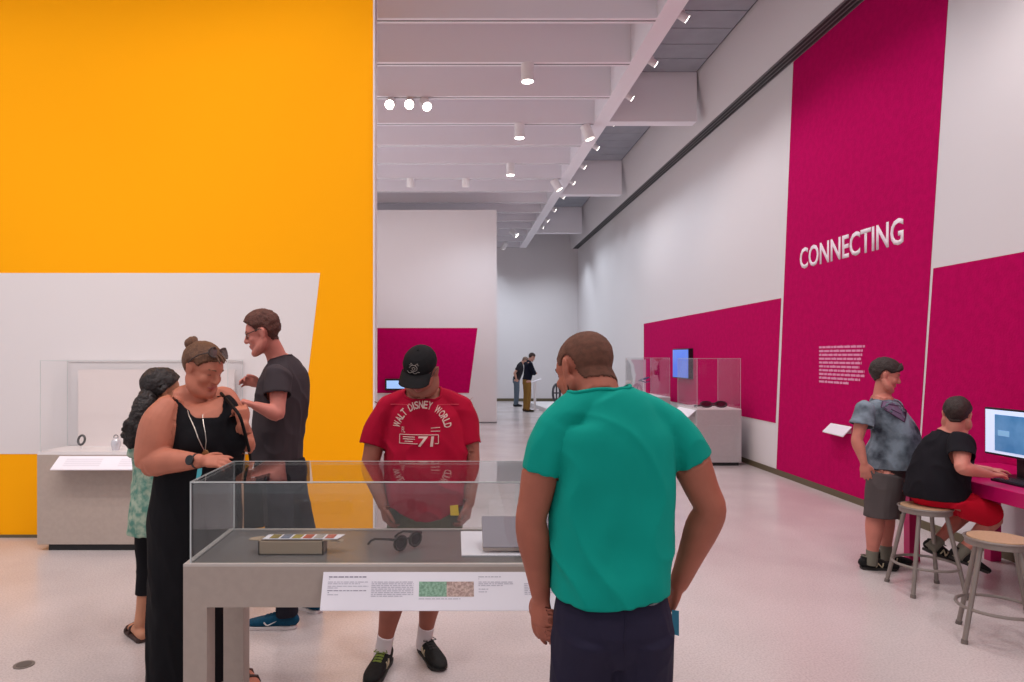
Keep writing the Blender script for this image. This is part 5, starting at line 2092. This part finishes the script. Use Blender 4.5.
for sx in (-1, 1):
    b.tube([HM @ V((sx * (.033 + .021 * math.cos(2 * PI * i / 16)), .094 - .008 * abs(math.cos(2 * PI * i / 16)), .009 + .016 * math.sin(2 * PI * i / 16))) for i in range(16)], .0022, 6, closed=True)
    b.tube([HM @ V((sx * .054, .086, .016)), HM @ V((sx * .080, .05, .020)), HM @ V((sx * .088, .0, .026)), HM @ V((sx * .088, -.016, .016))], .0026, 6)
b.tube([HM @ V((-.012, .096, .013)), HM @ V((.012, .096, .013))], .002, 6)
b.obj('spectacles', gl, root)
char = cloth('charcoal_jersey', (62, 54, 58), .9, bscale=450, bump=.08)
s = S()
tt = [(277, 466, .168, .125, .135), (278, 445, .164, .125, .128), (280, 425, .166, .130, .120), (284, 400, .178, .135, .122), (284, 380, .176, .12, .122), (282, 368, .14, .09, .10), (279, 358, .075, .066, .066)]
s.loft([PV(a, b, Y) for a, b, *_ in tt], [tuple(q[2:]) for q in tt], side=rt, ex=2.2, cap0=.05, cap1=.1, n=28)
for j, e_ in ((shN, elN), (shF, elF)):
    s.loft([j, j.lerp(e_, .3), j.lerp(e_, .52)], [.070, .070, .074], side=fd, cap0=.8, cap1=.05)
me2 = s.fuse(.007, 6)
folds(me2, .016, 8, 2.4, 41)
cN, cF = shN.lerp(elN, .52), shF.lerp(elF, .52)
carve(me2, gmax(lambda c: (1.62 - (459 - 356) / F * Y) - c.z, neck_hole(PV(277.5, 359, 4.09), (-.35, .1, 1), .085, 0)), 0, KEEP, ends=((cN, elN - shN, .1), (cF, elF - shF, .1)))
lp_ = open_loop(me2, PV(277, 360, 4.09))
thicken(me2, .004)
shirt = link_mesh('t_shirt', me2, char, root, smooth=True)
if lp_:
    ring_on(lp_, .005, 'collar', char, shirt)
jean = cloth('dark_denim', (34, 34, 44), .9, bscale=600)
pants(root, [(V((-1.05, 4.12, .84)), (.15, .11, .13)), (V((-1.055, 4.12, .92)), (.168, .12, .145)), (V((-1.06, 4.12, 1.0)), (.160, .12, .125)), (V((-1.06, 4.12, 1.06)), (.155, .115, .118))], rt,
      [([V((-1.07, 4.04, .90)), V((-1.05, 4.045, .72)), kN, aN.lerp(kN, .5), aN + V((0, 0, -.02))], [.105, .092, .078, .070, .066]),
       ([V((-1.03, 4.20, .90)), V((-.99, 4.22, .72)), kF, aF.lerp(kF, .5), aF + V((0, 0, -.02))], [.105, .092, .078, .070, .066])],
      jean, seed=12, amp=.008)
tuck_obj([c for c in COL.objects if c.name.startswith('trousers')][-1], KEEP[:1])
tuck_now(root, body)
bl = cloth('trainer_blue', (10, 74, 104), .7, mottle=.2, mscale=50)
wh = mat('sole_white', (222, 212, 212), .6)
wl = mat('logo_white', (230, 226, 226), .5)
dN, dF = V((-1, .02, 0)), V((-.8, .6, 0)).normalized()
shoe(root, (aN.x + .055, aN.y, 0), dN, .30, bl, wh, bl, 'swoosh', wl, name='trainer')
shoe(root, (aF.x + .05, aF.y - .02, 0), dF, .30, bl, wh, bl, 'swoosh', wl, name='trainer')
# ================================================================== 6. STANDING BOY
root = person('person', (3.27, 5.22, 0), 'standing boy in a grey-blue tie-dye t-shirt and dark shorts')
sk = skin('skin_f', (204, 128, 112))
Y = 5.22
fd = V((.90, -.40, 0)).normalized()
rt = V((fd.y, -fd.x, 0))
HM = head_matrix(PV(885, 376, 5.21), (.86, -.42, -.28), (.1, 0, 1))
s = S()
head(s, HM, .98, fat=.9)
s.loft([PV(880, 412, Y), PV(881, 400, Y), PV(883, 390, Y), PV(885, 380, Y)], [(.08, .08), (.058, .060), (.055, .06), (.054, .06)], side=rt)
tt = [(889, 482, .11, .11, .10), (893, 460, .14, .15, .11), (891, 440, .165, .17, .13), (887, 420, .155, .13, .11), (882, 404, .13, .09, .09)]
s.loft([PV(a, b, Y) for a, b, *_ in tt], [tuple(q[2:]) for q in tt], side=rt, ex=2.1)
shN, shF = PV(865, 408, 5.08), PV(893, 406, 5.34)
elN, wrN = PV(857, 440, 5.04), PV(864, 463, 5.00)
elF, wrF = PV(903, 440, 5.36), PV(908, 458, 5.30)
arm(s, shN, elN, wrN, .88, 1.05, side=fd)
arm(s, shF, elF, wrF, .88, 1.05, side=fd)
hand(s, wrN, (.12, -.03, -1), (.5, .85, 0), curl=(.2, .3, .2), thumb=.8, k=.88, left=False)
hand(s, wrF, (.2, .1, -1), (-.5, .5, 0), curl=(.3, .4, .3), thumb=.8, k=.85, left=True)
aN, aF = V((3.155, 5.17, .09)), V((3.345, 5.30, .09))
kN, kF = V((3.175, 5.15, .44)), V((3.34, 5.30, .44))
leg(s, V((3.235, 5.14, .76)), kN, aN, .92, 1.18, side=rt)
leg(s, V((3.33, 5.30, .76)), kF, aF, .92, 1.18, side=rt)
me = s.fuse(.0065, 3)
body = link_mesh('body', me, sk, root, smooth=True)
bh = mat('hair_dark_brown', (50, 34, 30), .6, bump=.8, bscale=140, mottle=.3, mscale=60)
BOY = [(-.10, -.060), (-.045, -.058), (-.028, -.02), (-.015, .010), (.0, .018), (.03, .024), (.045, .034), (.065, .048), (.080, .056), (.10, .06)]
cap_world(me, root, HM, hairline(BOY), lambda l: .013 + max(0, l.z - .04) * .12 + (.014 if l.y > .05 else 0), 'hair', bh, root, w=.012, noise_amp=.005, nf=45)
bits(me, root, HM, .98, (52, 36, 32), (186, 92, 96), .6)
tie = cloth('tie_dye', (128, 140, 152), .9, rgb2=(44, 48, 58), mscale=5.5)
tie.node_tree.nodes['Color Ramp'].color_ramp.elements[0].position = .46
tie.node_tree.nodes['Color Ramp'].color_ramp.elements[1].position = .66
s = S()
tt = [(886, 478, .180, .20, .168), (888, 460, .186, .22, .175), (892, 440, .18, .19, .148), (888, 422, .17, .15, .125), (883, 408, .15, .10, .105), (880, 399, .09, .07, .075)]
s.loft([PV(a, b, Y) for a, b, *_ in tt], [tuple(q[2:]) for q in tt], side=rt, ex=2.15, cap0=.05, cap1=.1, n=28)
for j, e_ in ((shN, elN), (shF, elF)):
    s.loft([j, j.lerp(e_, .35), j.lerp(e_, .56)], [.070, .074, .080], side=fd, cap0=.8, cap1=.05)
me2 = s.fuse(.007, 6)
folds(me2, .015, 8, 2.4, 51)
carve(me2, gmax(lambda c: (1.62 - (469 - 356) / F * 5.12) - c.z, neck_hole(PV(880.5, 400, Y), (.15, -.05, 1), .085, 0)), 0, KEEP, ends=((shN.lerp(elN, .56), elN - shN, .1), (shF.lerp(elF, .56), elF - shF, .1)))
lp_ = open_loop(me2, PV(880.5, 400, Y))
thicken(me2, .004)
shirt = link_mesh('t_shirt', me2, tie, root, smooth=True)
if lp_:
    ring_on(lp_, .005, 'collar', tie, shirt)
tb = BVHTree.FromPolygons([v.co for v in me2.vertices], [tuple(p.vertices) for p in me2.polygons])
toff = world_off(shirt)
emb_d = mat('emblem_plum', (78, 44, 72), .8)
emb_f = mat('emblem_fill', (108, 84, 112), .8)


def on_boy(x, y, lift=.002):
    p = PV(x, y, 5.0)
    dr = (p - V((0, 0, CAMH))).normalized()
    o_ = V((0, 0, CAMH)) - toff
    r = tb.ray_cast(o_, dr)
    return r[0] + toff - dr * lift if r[0] is not None else PV(x, y, 5.0)


sh_ = [(882, 400), (897, 402), (908, 412), (905, 423), (882, 408)]
sh_ = [(883.5, 399), (898, 401.5), (906.5, 411), (904.5, 422), (881, 407)]
pts = []
for i in range(5):
    a_, b_ = sh_[i], sh_[(i + 1) % 5]
    for k in range(6):
        pts.append(on_boy(a_[0] + (b_[0] - a_[0]) * k / 6, a_[1] + (b_[1] - a_[1]) * k / 6))
B().tube(pts, .0045, 6, closed=True).obj('shirt_emblem', emb_d, shirt)
bm_ = B()
c0 = (895, 408)
gridn = 8
for i in range(5):
    a_, b_ = sh_[i], sh_[(i + 1) % 5]
    for k in range(4):
        for r_ in range(4):
            def q(u, v):
                ex_, ey_ = a_[0] + (b_[0] - a_[0]) * u, a_[1] + (b_[1] - a_[1]) * u
                return on_boy(c0[0] + (ex_ - c0[0]) * v, c0[1] + (ey_ - c0[1]) * v, .0012)
            vs_ = [q(k / 4, r_ / 4 + .001), q((k + 1) / 4, r_ / 4 + .001), q((k + 1) / 4, (r_ + 1) / 4), q(k / 4, (r_ + 1) / 4)]
            bm_.bm.faces.new([bm_.bm.verts.new(v) for v in vs_])
bmesh.ops.remove_doubles(bm_.bm, verts=bm_.bm.verts[:], dist=.0008)
bm_.obj('shirt_emblem', emb_f, shirt)
for (x0, y0, x1, y1) in ((888, 404, 900, 406), (900, 406, 902, 411), (891, 409, 901, 414)):
    B().tube([on_boy(x0 + (x1 - x0) * k / 5, y0 + (y1 - y0) * k / 5, .003) for k in range(6)], .003, 6).obj('shirt_emblem', emb_d, shirt)
gsh = cloth('shorts_grey', (84, 76, 76), .9)
shs = pants(root, [(V((3.29, Y, .69)), (.15, .12, .13)), (V((3.295, Y, .77)), (.160, .145, .14)), (V((3.335, Y, .84)), (.145, .14, .11)), (V((3.345, Y, .90)), (.13, .13, .10))], rt,
            [([V((3.240, 5.14, .72)), V((3.215, 5.13, .60)), V((3.20, 5.13, .40))], [(.105, .115), (.105, .118), (.102, .116)]),
             ([V((3.35, 5.30, .72)), V((3.36, 5.30, .60)), V((3.36, 5.31, .40))], [(.105, .115), (.105, .118), (.102, .116)])],
            gsh, name='shorts', seed=17, amp=.007, cut=lambda c: .415 - c.z)
tuck_obj(shs, KEEP[:1])
tuck_now(root, body)
gs = cloth('grey_sock', (120, 116, 104), .9)
for a_, hl, d_ in ((aN, (3.09, 5.20, 0), (1, -.12, 0)), (aF, (3.285, 5.34, 0), (1, -.15, 0))):
    sock(root, a_, kN if a_ is aN else kF, gs, .042, .06)
    shoe(root, hl, d_, .265, nb_b, nb_s, nb_s, 'N', nlogo, collar=gs, name='trainer', k=.95)

# ================================================================== 7. SEATED BOY
root = person('person', (3.30, 4.72, 0), 'seated boy in a black t-shirt and red shorts at the computer')
sk = skin('skin_g', (208, 134, 118))
fd = V((.80, .60, 0))
rt = V((.60, -.80, 0))
HM = head_matrix(PV(957, 415, 4.66), (.66, .74, -.20), (.08, 0, 1))
s = S()
head(s, HM, .92, fat=.9)
s.loft([PV(951, 446, 4.68), PV(954, 434, 4.67), PV(956, 424, 4.66), PV(957, 416, 4.66)], [(.08, .08), (.058, .06), (.054, .06), (.052, .056)], side=rt)
tor_ = [(940, 492, 4.73, .12, .10, .10), (940, 480, 4.72, .15, .15, .12), (944, 464, 4.71, .165, .15, .13), (950, 448, 4.69, .155, .12, .11), (953, 438, 4.68, .12, .08, .08)]
s.loft([PV(a, b, c) for a, b, c, *_ in tor_], [tuple(q[3:]) for q in tor_], side=rt, ex=2.1)
shN, shF = PV(962, 442, 4.55), PV(942, 440, 4.82)
elN, wrN = PV(962, 468, 4.45), PV(990, 474.5, 4.50)
elF, wrF = PV(957, 468, 4.90), PV(990, 470, 4.82)
arm(s, shN, elN, wrN, .90, 1.08, side=rt)
arm(s, shF, elF, wrF, .90, 1.05, side=rt)
hand(s, wrN, (.97, .1, -.04), (0, 0, -1), curl=(.22, .35, .3), thumb=.6, k=.86, left=False)
hand(s, wrF, (.97, -.1, .0), (0, 0, -1), curl=(.22, .35, .3), thumb=.6, k=.86, left=True)
hN, hF = V((3.33, 4.64, .655)), V((3.26, 4.82, .655))
kN, kF = V((3.70, 4.68, .52)), V((3.74, 4.96, .52))
aN, aF = V((3.50, 4.73, .26)), V((3.41, 4.86, .28))
leg(s, hN + V((.05, 0, .01)), kN, aN, .92, .95, side=(0, 1, 0))
leg(s, hF + V((.05, 0, .01)), kF, aF, .92, .95, side=(0, 1, 0))
me = s.fuse(.0065, 3)
body = link_mesh('body', me, sk, root, smooth=True)
BOY2 = [(-.10, -.058), (-.045, -.058), (-.03, -.035), (-.022, .0), (.0, .022), (.03, .028), (.045, .034), (.065, .048), (.080, .056), (.10, .06)]
cap_world(me, root, HM, hairline(BOY2), lambda l: .012 + max(0, l.z - .04) * .06, 'hair', bh, root, w=.012, noise_amp=.004, nf=45)
bits(me, root, HM, .92, (52, 36, 32), (186, 92, 96), .6)
bsh = cloth('black_tee', (27, 25, 31), .9, bscale=400, bump=.08)
s = S()
tor_ = [(935, 500, 4.73, .185, .15, .155), (936, 488, 4.73, .190, .175, .16), (940, 472, 4.72, .182, .17, .15), (946, 455, 4.70, .17, .145, .13), (950, 443, 4.69, .155, .11, .11), (953, 433, 4.68, .09, .07, .07)]
s.loft([PV(a, b, c) for a, b, c, *_ in tor_], [tuple(q[3:]) for q in tor_], side=rt, ex=2.15, cap0=.05, cap1=.1, n=28)
for j, e_ in ((shN, elN), (shF, elF)):
    s.loft([j, j.lerp(e_, .35), j.lerp(e_, .60)], [.074, .076, .078], side=rt, cap0=.8, cap1=.05)
me2 = s.fuse(.007, 12)
folds(me2, .015, 8, 2.4, 61)
nkp = PV(953.5, 434, 4.675)
carve(me2, gmax(lambda c: .640 + max(0, c.x - 3.38) * .35 - c.z, neck_hole(nkp, (.15, .1, 1), .085, 0)), 0, KEEP, ends=((shN.lerp(elN, .60), elN - shN, .1), (shF.lerp(elF, .60), elF - shF, .1)))
lp_ = open_loop(me2, nkp)
thicken(me2, .004)
shirt = link_mesh('t_shirt', me2, bsh, root, smooth=True)
if lp_:
    ring_on(lp_, .005, 'collar', bsh, shirt)
rsh = cloth('red_shorts', (206, 14, 44), .85)
shs = pants(root, [(V((3.33, 4.72, .61)), (.13, .11, .11)), (V((3.33, 4.72, .66)), (.165, .14, .135)), (V((3.35, 4.72, .73)), (.150, .13, .12))], rt,
            [([hN + V((.02, 0, .0)), hN.lerp(kN, .5) + V((0, 0, .005)), hN.lerp(kN, .88)], [(.095, .082), (.105, .09), (.108, .088)]),
             ([hF + V((.04, 0, .0)), hF.lerp(kF, .5) + V((0, 0, .005)), hF.lerp(kF, .88)], [(.095, .082), (.105, .09), (.108, .088)])],
            rsh, name='shorts', seed=19, amp=.007)
tuck_obj(shs, KEEP[:1])
tuck_now(root, body)
for v in shs.data.vertices:      # the cloth lies flat on the stool top
    z = v.co.z
    if z < .592 and (v.co.x + 3.30 - 3.25) ** 2 + (v.co.y) ** 2 < .2 ** 2:
        v.co.z = .592
for a_, hl, d_ in ((aN, (3.435, 4.74, .215), (.92, -.1, -.38)), (aF, (3.345, 4.87, .235), (.90, .1, -.42))):
    sock(root, a_, kN if a_ is aN else kF, gs, .042, .05)
    shoe(root, hl, d_, .265, nb_b, nb_s, nb_s, 'N', nlogo, name='trainer', k=.95)


# ================================================================== 8, 9. TWO MEN FAR BACK
def far_person(base, h_, fd, label, shirt_rgb, pant_rgb, shoe_rgb, hair_rgb, skin_rgb, bend=0.0, sleeves='long', pose='folded'):
    root = person('person', base, label)
    fd = V(fd).normalized()
    rt = V((fd.y, -fd.x, 0))
    k = h_ / 1.76
    o = V(base)

    def q(f, r, z): return o + fd * f * k + rt * r * k + V((0, 0, z * k))
    lean = bend
    sk_ = skin('skin_far', skin_rgb)
    HM = head_matrix(q(.10 + lean * .9, 0, 1.62 - lean * .28), fd * 1 + V((0, 0, -.45 - lean)), fd * (.25 + lean) + V((0, 0, 1)))
    s = S()
    head(s, HM, k)
    s.loft([q(.01 + lean * .6, 0, 1.40 - lean * .1), q(.03 + lean * .7, 0, 1.49 - lean * .12), q(.06 + lean * .8, 0, 1.58 - lean * .2)], [(.08, .08), (.055, .058), (.05, .055)], side=rt)
    T = [(0, .90, .15, .10, .12), (.02 + lean * .1, 1.05, .14, .11, .10), (.02 + lean * .35, 1.22, .155, .12, .11), (.01 + lean * .55, 1.38, .15, .10, .10)]
    s.loft([q(a, 0, b) for a, b, *_ in T], [tuple(x * k for x in c[2:]) for c in T], side=rt)
    for sg_ in (-1, 1):
        sh_ = q(.0 + lean * .55, .19 * sg_, 1.40 - lean * .05)
        if pose == 'folded':
            el, wr = q(.14, .22 * sg_, 1.13), q(.24, -.02 * sg_, 1.16 + .03 * sg_)
        else:
            el, wr = q(-.10 + lean * .3, .24 * sg_, 1.14), q(.02, .19 * sg_, .93)
        arm(s, sh_, el, wr, k, side=fd)
        hand(s, wr, (wr - el), -rt * sg_, k=.9 * k, left=(sg_ < 0))
        leg(s, q(0, .085 * sg_, .88), q(.01, .09 * sg_, .50), q(-.02, .09 * sg_, .09), k, side=rt)
    body = link_mesh('body', s.fuse(.011, 3), sk_, root, smooth=True)
    cap_world(body.data, root, HM, hairline([(a * 1, b) for a, b in SHORT]), lambda l: .012, 'hair', mat('hair_far', hair_rgb, .8), root, w=.012, noise_amp=.003)
    top = cloth('top_far', shirt_rgb, .9)
    s = S()
    T = [(0, .93, .165, .12, .135), (.02 + lean * .1, 1.05, .158, .13, .12), (.02 + lean * .35, 1.22, .17, .138, .125), (.01 + lean * .55, 1.38, .165, .115, .115), (.02 + lean * .62, 1.46, .08, .07, .07)]
    s.loft([q(a, 0, b) for a, b, *_ in T], [tuple(x * k for x in c[2:]) for c in T], side=rt, cap0=.1)
    for sg_ in (-1, 1):
        sh_ = q(.0 + lean * .55, .18 * sg_, 1.40 - lean * .05)
        if pose == 'folded':
            el, wr = q(.14, .22 * sg_, 1.13), q(.24, -.02 * sg_, 1.16 + .03 * sg_)
        else:
            el, wr = q(-.10 + lean * .3, .24 * sg_, 1.14), q(.02, .19 * sg_, .93)
        if sleeves == 'long':
            s.loft([sh_, sh_.lerp(el, .5), el, el.lerp(wr, .85)], [.072 * k, .066 * k, .058 * k, .045 * k], side=fd, cap1=.1)
        else:
            s.loft([sh_, sh_.lerp(el, .6)], [.070 * k, .068 * k], side=fd, cap1=.1)
    link_mesh('jacket' if sleeves == 'long' else 't_shirt', folds(s.fuse(.012, 3), .01, 7, 3, 5), top, root, smooth=True)
    pants(root, [(q(0, 0, .82), (.15 * k, .10 * k, .13 * k)), (q(0, 0, .96), (.155 * k, .115 * k, .125 * k))], rt,
          [([q(0, .085 * sg_, .86), q(.01, .09 * sg_, .50), q(-.02, .09 * sg_, .06)], [.098 * k, .082 * k, .068 * k]) for sg_ in (-1, 1)],
          cloth('trousers_far', pant_rgb, .9), vox=.012, seed=3)
    KEEP.clear()
    for sg_ in (-1, 1):
        h0 = q(-.09, .09 * sg_, 0)
        h0.z = 0
        shoe(root, h0, fd, .28 * k, cloth('shoe_far', shoe_rgb, .7), so, None, k=k)


far_person((V(((516.5 - CX) / F * 22.0, 22.0, 0))), 1.66, (.95, -.2, 0), 'distant person in black t-shirt and blue-grey jeans bending forward', (44, 42, 48), (92, 104, 116), (30, 30, 34), (120, 96, 84), (200, 150, 132), bend=.22, sleeves='short', pose='hips')
far_person((V(((527 - CX) / F * 19.9, 19.9, 0))), 1.74, (.96, .25, 0), 'distant person in navy jacket and tan trousers with folded arms', (22, 24, 40), (140, 104, 52), (70, 50, 30), (62, 44, 40), (200, 150, 132), bend=.06)
cam = bpy.data.cameras.new('camera')
cam.lens = 36.0 * F / 1024
cam.sensor_width = 36
cam.shift_x = (512 - CX) / 1024
cam.shift_y = (CY - 341) / 1024
cam.clip_end = 200
co = bpy.data.objects.new('camera', cam)
COL.objects.link(co)
co.location = (0, 0, CAMH)
co.rotation_euler = (PI / 2, 0, 0)
scene.camera = co
vs = scene.view_settings
vs.view_transform = 'Standard'
vs.look = 'None'
vs.gamma = 1
vs.use_curve_mapping = False
vs.exposure = EXPO
scene.cycles.use_denoising = True
scene.cycles.max_bounces = 8
scene.cycles.transparent_max_bounces = 16
scene.cycles.sample_clamp_indirect = 5
